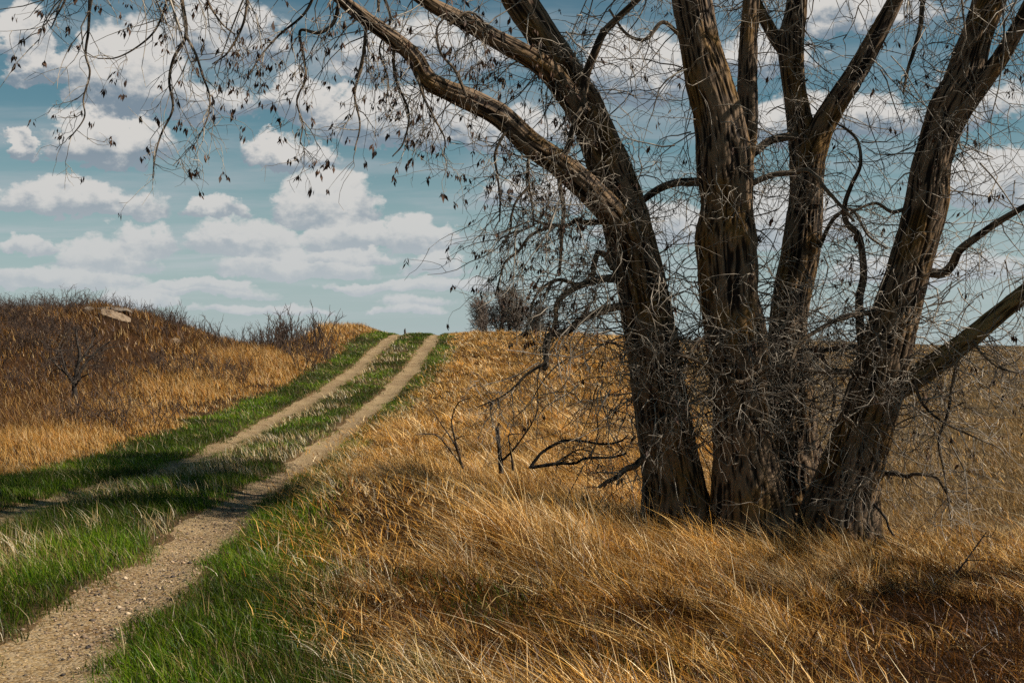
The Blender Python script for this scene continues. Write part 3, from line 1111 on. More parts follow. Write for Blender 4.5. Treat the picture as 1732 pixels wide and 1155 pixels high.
def build_tree():
    rng = np.random.RandomState(101)
    tree = empty("cottonwood_tree", TREE, "large bare tree with four leaning furrowed trunks standing in the dry grass", "tree")
    T = {}
    R = {}

    def trunk(key, rows, d0, d1, seed, flare=.50, label=None):
        r = trunk_rows(rows, d0, d1)
        R[key] = r
        T[key] = bark_tube("trunk", r, 110, .016, M_BARK, tree, rough=.021, flare=flare, seed=seed, label=label)

    trunk('a', [(1098, 1200, 950), (1095, 1200, 905), (1092, 1196, 865), (1090, 1188, 820), (1084, 1176, 760), (1075, 1165, 700), (1068, 1157, 650), (1062, 1150, 600), (1053, 1140, 550), (1046, 1130, 500), (1036, 1119, 450),
                (1024, 1106, 400), (1013, 1093, 350), (1002, 1080, 312), (989, 1062, 268), (974, 1043, 225), (953, 1023, 180), (937, 1004, 150), (911, 975, 100), (887, 949, 60), (847, 910, 0),
                (822, 878, -60), (795, 843, -130), (772, 814, -210), (750, 785, -300), (735, 762, -400), (728, 742, -520)], 11.0, 10.7, 1, label="leftmost trunk of the clump")
    trunk('b', [(1212, 1335, 960), (1211, 1334, 910), (1210, 1330, 865), (1209, 1318, 800), (1208, 1305, 740), (1206, 1294, 661), (1195, 1296, 574), (1187, 1283, 504), (1180, 1279, 435), (1178, 1278, 400), (1187, 1272, 348), (1179, 1272, 290),
                (1174, 1258, 208), (1160, 1238, 139), (1149, 1216, 70), (1137, 1203, 0), (1128, 1190, -70), (1118, 1174, -150), (1112, 1160, -250), (1104, 1140, -370), (1098, 1120, -520)], 10.8, 10.5, 2, label="thickest trunk in the middle of the clump")
    trunk('c', [(1302, 1400, 930), (1300, 1392, 860), (1298, 1385, 790), (1296, 1379, 710), (1297, 1373, 643), (1300, 1363, 574), (1307, 1370, 504), (1321, 1385, 435), (1326, 1389, 400), (1334, 1391, 350), (1337, 1392, 313), (1336, 1388, 260),
                (1333, 1380, 225), (1330, 1371, 191), (1323, 1361, 139), (1317, 1359, 70), (1326, 1363, 30), (1331, 1365, 0), (1336, 1366, -60), (1340, 1366, -130), (1350, 1370, -240), (1360, 1374, -380)], 11.7, 11.6, 3, label="slender trunk standing behind the middle")
    trunk('d', [(1352, 1474, 960), (1356, 1476, 915), (1362, 1480, 870), (1382, 1488, 810), (1406, 1504, 748), (1432, 1522, 678), (1451, 1537, 608), (1472, 1553, 539), (1497, 1570, 469), (1517, 1588, 400), (1531, 1602, 348), (1544, 1608, 278),
                (1563, 1630, 208), (1573, 1650, 174), (1598, 1662, 139), (1626, 1676, 70), (1655, 1702, 0), (1680, 1722, -60), (1710, 1748, -140), (1740, 1770, -240), (1765, 1785, -360)], 10.8, 10.4, 4, label="trunk leaning far to the right")

    def limb(key, pts, d0, d1, w0, w1, seed, sides=48, name="limb"):
        r = line_rows(pts, d0, d1, w0, w1)
        o = bark_tube(name, r, sides, .02, (M_OLIVE if seed == 18 else M_BARK) if w0 > 22 else M_LIMB, T[key], rough=.026 if w0 > 22 else .010, seed=seed, flare=.0)
        return r

    for key, r in R.items():
        c0 = r[2]
        for q in range(6):
            a = q * 1.05 + rng.uniform(-.3, .3) + 3.4
            dv = np.array([math.cos(a), math.sin(a)])
            L = rng.uniform(.35, .7)
            rows = []
            for f, rr in ((.5, .085), (.95, .075), (1.0 + .45 * L, .055), (1.0 + 1.1 * L, .035), (1.0 + 2.0 * L, .015)):
                xy = c0[:2] + dv * c0[3] * f + (f > 1) * np.array([-dv[1], dv[0]]) * rng.normal(0, .03)
                gz = float(ground_z(xy[0], xy[1]))
                rows.append((xy[0], xy[1], gz + max(0, 1.35 - f) * .34 - .02 * f, rr))
            bark_tube("root", np.array(rows), 20, .02, M_BARK, T[key], rough=.02, seed=200 + q)
    LIMBS = {}
    LIMBS['L1'] = ('a', limb('a', [(1062, 405), (1040, 368), (1021, 346), (986, 312), (941, 274), (892, 239), (847, 197), (802, 173), (754, 152), (723, 135), (702, 100), (674, 73), (636, 45), (595, 14), (560, -15), (500, -60), (430, -100), (350, -130), (260, -150), (170, -150)],
                             10.7, 9.4, 52, 9, 11))
    LIMBS['L2'] = ('a', limb('a', [(985, 195), (955, 155), (930, 122), (889, 93), (837, 66), (802, 45), (768, 28), (733, 10), (690, -18), (630, -55), (560, -95), (480, -135), (390, -170)], 10.65, 9.9, 42, 10, 12))
    LIMBS['T2b'] = ('b', limb('b', [(1245, 310), (1257, 255), (1264, 205), (1264, 139), (1266, 70), (1271, 0), (1278, -80), (1292, -180), (1312, -300), (1330, -420)], 11.0, 11.4, 42, 14, 13))
    LIMBS['T3c'] = ('c', limb('c', [(1340, 115), (1328, 88), (1312, 66), (1298, 42), (1284, 15), (1268, -25), (1250, -80), (1225, -150)], 11.65, 11.8, 27, 10, 14))
    LIMBS['T3b'] = ('c', limb('c', [(1364, 345), (1368, 300), (1376, 255), (1392, 212), (1418, 170), (1448, 124), (1474, 77), (1496, 36), (1514, 0), (1530, -50), (1555, -120), (1590, -220), (1610, -320)], 11.6, 11.2, 52, 12, 15))
    LIMBS['T4a'] = ('d', limb('d', [(1588, 215), (1600, 180), (1612, 140), (1628, 90), (1643, 50), (1657, 0), (1668, -60), (1680, -150), (1675, -260)], 10.75, 11.1, 40, 14, 16))
    LIMBS['T4c'] = ('d', limb('d', [(1610, 215), (1632, 178), (1658, 145), (1684, 110), (1706, 75), (1726, 40), (1750, -10), (1790, -80), (1850, -170)], 10.5, 10.0, 38, 16, 17))
    LIMBS['T5'] = ('d', limb('d', [(1470, 690), (1512, 660), (1548, 638), (1582, 615), (1616, 591), (1648, 566), (1686, 534), (1732, 497), (1790, 450), (1860, 380), (1950, 300)], 10.8, 9.8, 44, 22, 18))

    BR = [  # parent, points, depth start/end, width start/end
        ('a', [(985, 185), (990, 132), (1007, 87), (1021, 55), (1045, 31), (1080, 0), (1110, -30)], 10.5, 10.2, 16, 9),
        ('a', [(985, 180), (972, 208), (960, 248), (946, 300), (953, 355), (951, 378), (949, 421), (946, 465)], 10.45, 10.3, 11, 5),
        ('a', [(1020, 376), (988, 376), (976, 372), (962, 381), (936, 382), (919, 378), (900, 372)], 10.7, 10.4, 10, 4),
        ('a', [(940, 381), (898, 399), (877, 425), (854, 445), (846, 470), (838, 500)], 10.45, 10.2, 6, 2.5),
        ('a', [(1038, 455), (1026, 432), (1012, 428), (1005, 452), (1003, 475)], 10.7, 10.6, 12, 8),
        ('a', [(1050, 468), (1012, 473), (990, 480), (965, 492), (943, 512), (940, 540), (934, 562), (925, 590)], 10.8, 10.3, 14, 6),
        ('a', [(1002, 476), (975, 481), (945, 473), (917, 487), (904, 505), (897, 532), (890, 560)], 10.7, 10.4, 8, 3),
        ('a', [(1062, 515), (1020, 525), (982, 542), (958, 561), (930, 567), (922, 587), (924, 612), (921, 624)], 10.7, 10.2, 14, 9),
        ('a', [(923, 614), (892, 632), (872, 653), (847, 672), (809, 688)], 10.2, 10.0, 6, 2),
        ('a', [(862, 215), (848, 235), (837, 263), (841, 294), (846, 340), (845, 375)], 10.2, 10.1, 6, 2.5),
        ('a', [(905, 245), (893, 275), (895, 317), (900, 345), (903, 380)], 10.3, 10.2, 6, 3),
        ('a', [(895, 315), (873, 342), (865, 369), (864, 388), (850, 420)], 10.2, 10.1, 5, 2),
        ('a', [(790, 165), (770, 120), (745, 90), (740, 50), (765, 20)], 10.0, 10.2, 6, 3),
        ('a', [(760, 42), (790, 20), (812, 28), (820, 40)], 10.2, 10.2, 6, 3),
        ('a', [(1130, 780), (1088, 778), (1074, 788), (1057, 793), (1044, 807), (1027, 814), (1013, 823)], 10.9, 10.5, 14, 6),
        ('b', [(1215, 306), (1185, 308), (1150, 308), (1121, 316), (1098, 330), (1080, 345)], 10.9, 11.5, 16, 11),
        ('c', [(1350, 230), (1335, 232), (1300, 240), (1277, 258), (1255, 275)], 11.6, 11.3, 15, 12),
        ('b', [(1245, 335), (1262, 318), (1282, 305), (1310, 294), (1340, 290), (1372, 287), (1400, 318), (1425, 345), (1450, 372)], 10.55, 10.2, 13, 5),
        ('d', [(1475, 660), (1462, 600), (1457, 567), (1455, 504), (1463, 470), (1457, 428), (1449, 398), (1428, 375), (1425, 348), (1436, 313), (1446, 285), (1443, 245), (1425, 226), (1405, 215)], 10.8, 10.6, 17, 3),
        ('d', [(1462, 628), (1415, 628), (1373, 626), (1338, 622), (1297, 622), (1272, 636), (1248, 647), (1200, 622), (1165, 605), (1130, 598)], 10.5, 10.1, 11, 4),
        ('d', [(1478, 528), (1455, 531), (1425, 537), (1387, 556), (1352, 581), (1338, 608), (1335, 640)], 10.6, 10.1, 10, 5),
        ('d', [(1462, 584), (1410, 590), (1359, 593), (1320, 600)], 11.1, 11.2, 12, 6),
        ('d', [(1560, 458), (1596, 462), (1612, 448), (1624, 424), (1655, 400), (1690, 375), (1732, 350), (1790, 320)], 10.6, 9.9, 18, 9),
        ('d', [(1545, 350), (1530, 354), (1509, 358), (1484, 344), (1467, 347), (1440, 360)], 10.7, 10.4, 8, 4),
        ('d', [(1585, -60), (1561, 0), (1551, 52), (1537, 101), (1533, 118), (1525, 160)], 10.2, 10.1, 10, 4),
        ('d', [(1480, 802), (1510, 800), (1531, 804), (1540, 799), (1577, 805), (1589, 820), (1605, 848)], 10.7, 10.3, 9, 3),
        ('d', [(1625, 590), (1612, 650), (1605, 700), (1592, 746), (1598, 792), (1609, 880)], 10.4, 10.2, 7, 2.5),
        ('d', [(1545, 640), (1560, 680), (1590, 710), (1640, 735), (1700, 760)], 10.4, 9.9, 7, 2),
        ('d', [(1440, 640), (1425, 700), (1448, 721), (1471, 758), (1492, 787)], 10.3, 10.1, 6, 3),
        ('d', [(1488, 780), (1466, 811), (1434, 826), (1420, 820)], 10.2, 10.1, 4.5, 2.5),
        ('d', [(1640, 570), (1660, 600), (1690, 622), (1732, 632)], 10.3, 9.9, 6, 2.5),
        ('b', [(1205, 560), (1170, 590), (1150, 640), (1130, 690), (1120, 740)], 10.5, 10.2, 6, 3),
        ('c', [(1385, 420), (1410, 370), (1440, 355), (1470, 400), (1500, 420)], 11.5, 11.2, 8, 3),
        ('c', [(1360, 640), (1385, 600), (1410, 660), (1400, 720), (1380, 760)], 11.5, 11.3, 8, 3),
        ('b', [(1150, 60), (1120, 40), (1090, 70), (1060, 60), (1030, 20)], 10.5, 10.3, 8, 4),
    ]
    # drooping branches whose beginnings are above the picture
    HANG = [
        ('a', [(150, -150), (156, -60), (152, 0), (147, 52), (142, 90), (149, 121), (137, 166), (139, 197), (114, 235)], 9.3, 9.2, 7, 2),
        ('a', [(300, -142), (304, -60), (308, 0), (313, 59), (294, 100), (287, 139), (293, 184), (277, 229), (268, 263), (263, 303)], 9.6, 9.5, 8, 2),
        ('a', [(262, -150), (285, -60), (277, 0), (256, 45), (225, 69), (187, 90), (152, 90)], 9.5, 9.3, 5.5, 2),
        ('a', [(313, 59), (333, 94), (346, 132), (358, 166), (357, 204), (341, 239)], 9.5, 9.5, 5, 2),
        ('a', [(575, -5), (562, 35), (537, 52), (504, 46), (509, 90), (513, 128), (499, 166), (509, 208), (505, 240)], 9.8, 9.7, 7, 2),
        ('a', [(540, -30), (515, 20), (470, 60), (440, 95), (420, 130)], 9.8, 9.7, 6, 2),
        ('a', [(430, -100), (420, -20), (412, 40), (385, 90), (360, 110)], 9.7, 9.6, 7, 2),
        ('a', [(620, 40), (612, 110), (600, 160), (608, 210), (600, 255)], 9.9, 9.8, 6, 2),
        ('a', [(665, 70), (668, 130), (690, 190), (680, 240), (662, 262)], 10.0, 9.9, 6, 2),
        ('a', [(700, 105), (715, 160), (735, 200), (752, 235), (750, 262)], 10.0, 9.9, 5, 2),
        ('a', [(350, -130), (345, -60), (352, 0), (375, 40), (398, 60)], 9.7, 9.6, 6, 2),
        ('a', [(110, -145), (120, -60), (112, 0), (100, 30), (92, 50)], 9.2, 9.2, 6, 2),
        ('a', [(640, 20), (640, -20), (660, 30), (640, 80), (655, 130), (650, 170)], 9.9, 9.8, 5, 2),
    ]
    DROOP = [('a', 870, 1035, 245, 420, 10.6, 34, -.6), ('a', 940, 1050, 460, 560, 10.5, 30, -.7), ('a', 900, 1060, 560, 700, 10.5, 20, -.3), ('a', 1010, 1075, 640, 790, 10.7, 12, -.5), ('a', 850, 960, 380, 520, 10.4, 10, -.5), ('a', 1040, 1130, 330, 560, 10.6, 14, .3),
             ('b', 1110, 1200, 60, 330, 10.8, 16, -.5), ('b', 1100, 1190, 380, 620, 10.8, 18, -.2), ('c', 1390, 1470, 200, 480, 11.4, 24, .3), ('c', 1400, 1480, 480, 680, 11.3, 20, .1),
             ('c', 1280, 1330, 240, 480, 11.4, 8, 0), ('d', 1560, 1680, 540, 640, 10.3, 22, .5), ('d', 1600, 1740, 330, 520, 10.2, 16, .3), ('d', 1520, 1640, 640, 760, 10.3, 16, .4), ('d', 1600, 1740, 150, 330, 10.2, 14, .2),
             ('d', 1440, 1560, 60, 260, 10.5, 12, 0), ('a', 940, 1080, 20, 160, 10.5, 10, 0)]
    strands = {k: [] for k in T}
    for i, (k, pts, d0, d1, w0, w1) in enumerate(BR + HANG):
        r = line_rows(pts, d0, d1, w0, w1)
        jit = rng.normal(0, .05, len(r))
        jit[0] = 0
        r[:, 1] += np.cumsum(jit) * .5
        bark_tube("branch", r, 12 if w0 > 8 else 8, .025, M_LIMB, T[k], rough=.006, seed=30 + i, lobes=.12)
        strands[k].append((catmull(r, 12)[:, :3], w0, i >= len(BR)))
    # crown above the picture: limbs that go on upwards and outwards and throw the shade
    tops = [('a', R['a'][-5:]), ('b', R['b'][-5:]), ('c', R['c'][-4:]), ('d', R['d'][-5:])] + [(v[0], v[1][-5:]) for v in LIMBS.values()]
    crown = {k: [] for k in T}
    for k, rows in tops:
        pile = Pile()
        s = np.repeat(rows[1:, :3], 2, axis=0)
        ax = unit(rows[-1, :3] - rows[0, :3])
        dr = unit(ax[None] * .6 + rng.normal(0, .75, (len(s), 3)) + np.array([0, 0, .35]))
        ln = rng.uniform(1.2, 2.8, len(s))
        p = grow(rng, s, dr, ln, 9, .18, .02)
        p[:, :, 2] = np.maximum(p[:, :, 2], EYE + (HY + 40) / F * p[:, :, 1] + .1)
        pile.tubes(p, taper(len(s), 9, rng.uniform(.025, .05, len(s)), .008), 6)
        i, t, s2, d2 = children(rng, p, 5, .25)
        p2 = grow(rng, s2, d2, rng.uniform(.5, 1.5, len(s2)), 7, .22, .06)
        pile.tubes(p2, taper(len(s2), 7, .011, .003), 4)
        i, t, s3, d3 = children(rng, p2, 5, .15)
        p3 = grow(rng, s3, d3, rng.uniform(.2, .7, len(s3)), 5, .25, .12)
        pile.tubes(p3, taper(len(s3), 5, .005, .002), 3)
        o = pile.link("crown_shade_branches", M_TWIG, T[k], TREE)
        tag(o, kind='stuff')

    # unseen boughs added to the crown to shade the tracks and near grass
    for k, ws, r0, n in (('c', [(2.35, 11.6, 5.6), (2.6, 13.0, 6.4), (2.8, 14.6, 7.0), (2.9, 16.2, 7.6), (2.8, 18.0, 8.3)], .17, 250),
                         ('b', [(1.9, 11.2, 7.0), (1.6, 12.8, 8.2), (1.2, 14.6, 9.2), (.7, 16.4, 10.0)], .13, 140),
                         ('d', [(5.3, 9.8, 2.95), (6.3, 8.8, 3.65), (7.3, 7.7, 4.3), (8.3, 6.7, 4.9)], .08, 16)):
        cc = catmull(np.array([(*q, r0 * (1 - .2 * i)) for i, q in enumerate(ws)]), 40)
        bark_tube("limb", np.array([(*q, r0 * (1 - .2 * i)) for i, q in enumerate(ws)]), 20, .05, M_LIMB, T[k], rough=.01, seed=90 + n)
        pile = Pile()
        j = rng.randint(10, 40, n)
        dr = rng.normal(0, 1, (n, 3)) * [1, 1, .45] + [0, 0, .15]
        p = grow(rng, cc[j, :3], dr, rng.uniform(.7, 1.7, n), 9, .18, .0)
        pile.tubes(p, taper(n, 9, rng.uniform(.018, .032, n), .007), 5)
        i, t, s2, d2 = children(rng, p, 7, .15)
        p2 = grow(rng, s2, d2, rng.uniform(.3, .9, len(s2)), 7, .22, .05)
        pile.tubes(p2, taper(len(s2), 7, .013, .005), 4)
        i, t, s3, d3 = children(rng, p2, 5, .15)
        p3 = grow(rng, s3, d3, rng.uniform(.15, .5, len(s3)), 5, .25, .1)
        pile.tubes(p3, taper(len(s3), 5, .0055, .003), 3)
        tag(pile.link("crown_shade_branches", M_TWIG, T[k], TREE), kind='stuff')

    # fine shoots: everywhere along limbs and branches, thickest low on the trunks
    for k in T:
        pile = Pile()
        leaves = []
        rows = R[k]
        L1s = []
        # (1) shoots sprouting from the bark of the trunk
        nlow = {'a': 230, 'b': 250, 'c': 150, 'd': 230}[k]
        c = catmull(rows, 300)
        zz = c[:, 2]
        wgt = np.exp(-((zz - 1.35) / .62) ** 2) + .18 * np.exp(-((zz - 3.0) / 1.1) ** 2) + .02
        wgt *= (zz > .15) * (zz < 5.2)
        j = rng.choice(300, nlow, p=wgt / wgt.sum())
        ang = rng.uniform(0, 2 * math.pi, nlow)
        dr = np.stack([np.cos(ang), np.sin(ang) - .25, rng.normal(.05, .35, nlow)], -1)
        st = c[j, :3] + unit(dr * [1, 1, 0]) * c[j, 3:4] * .95
        p = grow(rng, st, dr, rng.uniform(.3, 1.15, nlow), 9, .30, .05)
        L1s.append((p, .0062))
        # (2) shoots from limbs
        for key, (kk, rws) in LIMBS.items():
            if kk != k:
                continue
            cc = catmull(rws, 100)
            inpic = cc[:, 2] < EYE + (HY + 30) / F * cc[:, 1]
            ii = np.where(inpic)[0]
            n = int(len(ii) * {'L1': 1.25, 'L2': 1.0, 'T5': 1.1}.get(key, .5))
            j = rng.choice(ii, n)
            dr = rng.normal(0, 1, (n, 3)) * [1, .8, .6] + np.array([0, -.1, -.35 if key in ('L1', 'L2', 'T5') else .1])
            dr = unit(dr)
            p = grow(rng, cc[j, :3] + dr * cc[j, 3:4] * .9, dr, rng.uniform(.3, .95, n), 9, .22, .14)
            L1s.append((p, .0052))
        # (3) shoots from traced branches
        for pts, w, hang in strands[k]:
            n = int((9 if hang else (15 if k == 'a' else 10)) + w * .6)
            i, t, s, d = children(rng, pts[None], n, .1, 1.0, 1.0)
            d = unit(d + np.array([0, 0, -.45 if hang else -.22]))
            p = grow(rng, s, d, rng.uniform(.22, .75, n) * (1.1 - .5 * t), 9, .2, .16 if hang else .07)
            L1s.append((p, .0045))
        # (4) loose drooping sprays between and beside the trunks
        for kk, x0, x1, y0, y1, dd, n, dx in DROOP:
            if kk != k:
                continue
            q = np.array([P(rng.uniform(x0, x1), rng.uniform(y0, y1), dd + rng.normal(0, .45)) for _ in range(n)])
            dr = np.stack([rng.normal(dx, .45, n), rng.normal(0, .45, n), rng.normal(-.25, .4, n)], -1)
            p = grow(rng, q, dr, rng.uniform(.45, 1.25, n), 9, .24, .13)
            L1s.append((p, .0062))
        for p, r0 in L1s:
            N = len(p)
            pile.tubes(p, taper(N, 9, rng.uniform(.6, 1.3, N) * r0, .0016), 4)
            i, t, s, d = children(rng, p, 3, .2, 1.0, .85)
            p2 = grow(rng, s, d, rng.uniform(.12, .45, len(s)), 6, .26, .09)
            pile.tubes(p2, taper(len(s), 6, .0028, .0013), 3)
            i3, t3, s3, d3 = children(rng, p2, 2, .2, .95, .9)
            kk = rng.rand(len(s3)) < .35
            p3 = grow(rng, s3[kk], d3[kk], rng.uniform(.05, .16, kk.sum()), 4, .2, .08)
            pile.tubes(p3, taper(len(p3), 4, .0019, .0011), 3)
            leaves.append(p2[:, -1])
        o = pile.link("fine_twigs", M_TWIG, T[k], TREE)
        tag(o, kind='stuff')
        lp = np.concatenate(leaves)
        # withered leaves hold mostly on the hanging outer sprays
        pxx = CX + lp[:, 0] / lp[:, 1] * F
        keep = rng.rand(len(lp)) < np.where((pxx < 1010) & (lp[:, 2] > 1.5), np.where(lp[:, 2] > 2.8, .5, .3), .08)
        lp = np.repeat(lp[keep], 5, axis=0)
        lp = lp + rng.normal(0, .011, lp.shape)
        v, t = leaf_mesh(rng, lp, rng.uniform(.03, .085, len(lp)) * rng.uniform(.6, 1.1, len(lp)))
        o = mesh_obj("withered_leaves", v, None, t, M_LEAF, T[k], smooth=False, loc=TREE)
        tag(o, kind='stuff')


build_tree()


# ------------------------------------------------------------------ dead wood near the tree
def wood(name, curves, mat, label, cat, twigs=0, seed=1, group=None, scale=1.0):
    rng = np.random.RandomState(seed)
    rows = [line_rows(*c) for c in curves]
    base = np.array(rows[0][0, :3])
    base[2] = ground_z(base[0], base[1])
    e = empty(name, base, label, cat, group)
    for i, r in enumerate(rows):
        p = Pile()
        c = catmull(r, 14)
        p.tubes(c[None, :, :3], c[None, :, 3] * rng.uniform(.85, 1.15, (1, 14)), 8)
        if twigs:
            _, t, s, d = children(rng, c[None, :, :3], twigs, .15, 1, .9)
            q = grow(rng, s, d, rng.uniform(.12, .45, len(s)) * scale * .7, 7, .2, .04 if scale < 2 else -.04)
            p.tubes(q, taper(len(s), 7, .0045 * scale, .0015 * scale), 4)
            _, t, s, d = children(rng, q, 2, .2, 1, .9)
            q = grow(rng, s, d, rng.uniform(.06, .2, len(s)) * scale * .8, 5, .2, .04 if scale < 2 else -.04)
            p.tubes(q, taper(len(s), 5, .0025 * scale, .0012 * scale), 3)
        p.link("stem" if i == 0 else "side_branch", mat, e, base)
    return e


wood("fallen_branch", [([(896, 792), (915, 766), (934, 754), (953, 745), (968, 744), (993, 747), (1022, 751), (1048, 747), (1062, 736)], 11.9, 12.2, 6, 3),
                       ([(900, 790), (927, 786), (947, 783), (972, 784), (989, 775), (1013, 774), (1038, 773), (1060, 766)], 11.9, 12.0, 6.5, 3.5),
                       ([(935, 786), (960, 770), (980, 760), (1000, 764)], 11.9, 12.1, 4, 2)], M_DEAD, "black fallen branch arching over the golden grass left of the tree", "branch", 20, 3)
wood("dead_sapling", [([(848, 800), (846, 775), (843, 745), (841, 722)], 13.3, 13.3, 8, 6),
                      ([(846, 782), (866, 763), (880, 745), (900, 715), (911, 690)], 13.3, 13.1, 4, 2),
                      ([(868, 795), (865, 770), (862, 750), (860, 736), (885, 733)], 13.3, 13.2, 4, 2)], M_DEAD, "broken black upright stem with thin side twigs in the grass", "sapling", 4, 4)
wood("dead_sapling", [([(785, 800), (776, 768), (768, 738), (764, 710), (776, 680), (797, 673)], 13.8, 13.6, 4, 1.6),
                      ([(783, 790), (757, 756), (736, 735), (703, 735)], 13.8, 13.5, 3.5, 1.6),
                      ([(780, 785), (768, 750), (745, 715), (728, 690)], 13.8, 13.7, 3, 1.4)], M_DEAD, "low sprig of thin curved bare twigs nearest the right wheel track", "sapling", 4, 5)
wood("bare_shrub", [([(127, 676), (126, 645), (131, 620), (135, 600), (131, 582), (128, 556)], 30, 30, 9, 2.5),
                    ([(126, 650), (112, 632), (98, 620), (84, 604)], 30, 29.6, 5, 2), ([(130, 640), (142, 618), (155, 603), (168, 590), (186, 578)], 30, 30.2, 5, 2),
                    ([(135, 612), (150, 590), (162, 566)], 30, 30.3, 4, 2), ([(112, 632), (106, 608), (100, 584)], 29.8, 29.7, 3.5, 2), ([(124, 660), (136, 640), (150, 632)], 30, 29.7, 3.5, 2)],
     M_DEAD, "lone dark bare bush with forked stem low on the left slope", "shrub", 9, 8, scale=2.6)
wood("fallen_stick", [([(1478, 852), (1490, 866), (1499, 878), (1503, 892), (1512, 906)], 10.3, 10.1, 5, 3.5)], M_DEAD, "thin dead stick leaning on the foot of the right trunk", "stick", 0, 6)
wood("fallen_stick", [([(1605, 985), (1632, 950), (1668, 900)], 8.6, 8.7, 3, 2)], M_DEAD, "lone bent dark stem in the grass at far right", "stick", 2, 7)


# ------------------------------------------------------------------ bare shrubs on the left rise
def shrub_meshes():
    out = []
    for v in range(6):
        rng = np.random.RandomState(200 + v)
        p = Pile()
        n = 5 + v
        a = rng.uniform(0, 2 * math.pi, n)
        dr = np.stack([np.cos(a) * .36, np.sin(a) * .36, np.ones(n)], -1)
        s = np.stack([rng.normal(0, .16, n), rng.normal(0, .12, n), np.full(n, -.05)], -1)
        g = grow(rng, s, dr, rng.uniform(.8, 1.5, n), 9, .10, -.02)
        p.tubes(g, taper(n, 9, .018, .006), 4)
        _, t, s, d = children(rng, g, 5, .3, 1, .55)
        d[:, 2] = np.abs(d[:, 2]) + .15
        g2 = grow(rng, s, d, rng.uniform(.25, .65, len(s)), 6, .14, -.03)
        p.tubes(g2, taper(len(s), 6, .009, .004), 3)
        _, t, s, d = children(rng, g2, 2, .2, 1, .8)
        g3 = grow(rng, s, d, rng.uniform(.1, .3, len(s)), 4, .15, -.02)
        p.tubes(g3, taper(len(s), 4, .0055, .003), 3)
        o = p.link("bare_shrub", M_BRUSH)
        out.append(o)
    return out


def build_shrubs():
    src = shrub_meshes()
    used = set()
    rng = np.random.RandomState(77)

    def put(px, py, d, h, label, group):
        x = (px - CX) / F * d
        z = float(ground_z(x, d))
        k = rng.randint(len(src))
        o = src[k]
        if k in used:
            o = src[k].copy()
            C.objects.link(o)
        used.add(k)
        o.location = (x, d, z)
        o.rotation_euler = (0, 0, rng.uniform(0, 6.28))
        s = h / 1.6
        o.scale = (s * rng.uniform(.8, 1.2), s * rng.uniform(.8, 1.2), s)
        tag(o, label, "shrub", group)
        return o
    put(272, 612, 36, 1.3, "small forked bare bush below the pale rock slab", None)
    put(505, 632, 40, 1.3, "rounded brown bare bush beside the left green verge", None)
    put(530, 640, 40, 1.0, "smaller bare bush just right of the rounded brown one", None)
    lab = "dark leafless bush in the scrub along the skyline of the left rise"
    spiky = []
    for v in range(5):
        r2 = np.random.RandomState(260 + v)
        p = Pile()
        n = 5 + v
        st = np.stack([r2.normal(0, .22, n), r2.normal(0, .2, n), np.full(n, -.05)], -1)
        dr = np.stack([r2.normal(-.05, .16, n), r2.normal(0, .16, n), np.ones(n)], -1)
        g = grow(r2, st, dr, r2.uniform(.7, 1.6, n), 9, .07, -.03)
        p.tubes(g, taper(n, 9, .019, .007), 4)
        _, t, st, d = children(r2, g, 5, .3, 1, .5)
        d[:, 2] = np.abs(d[:, 2]) + .3
        g2 = grow(r2, st, d, r2.uniform(.12, .38, len(st)), 5, .12, -.05)
        p.tubes(g2, taper(len(st), 5, .010, .005), 3)
        spiky.append(p.link("bare_shrub", M_BRUSH))
    for i in range(46):
        o = spiky[i] if i < 5 else spiky[i % 5].copy()
        if i >= 5:
            C.objects.link(o)
        px = rng.uniform(285, 440) if i % 3 == 0 else rng.uniform(420, 562)
        d = rng.uniform(43, 49)
        x = (px - CX) / F * d
        hh = rng.uniform(.6, 1.05) * (1.1 if 440 < px < 556 else .75)
        o.location = (x, d, float(ground_z(x, d)))
        o.rotation_euler = (0, 0, rng.uniform(0, 6.28))
        o.scale = (hh, hh, hh)
        tag(o, lab, "shrub", "scrub bushes along the skyline")
    lab = "dark leafless bush in the scrub covering the left hillside"
    for i in range(64):
        px = rng.uniform(-60, 420)
        d = rng.uniform(33, 45)
        if (140 < px < 240 and d > 36) or (60 < px < 200 and d < 34):
            continue
        put(px, 0, d, rng.uniform(.55, 1.15), lab, "scrub bushes on the hillside")
    lab = "thin bare bush sticking up from the top of the left hill"
    for px, h in ((15, .9), (42, .8), (72, 1.0), (110, 1.3), (142, 1.2), (205, .8), (170, .9), (5, 1.0)):
        put(px, 0, 46, h, lab, "bushes on the hilltop")
    for k, o in enumerate(src):
        if k not in used:
            bpy.data.objects.remove(o)


build_shrubs()


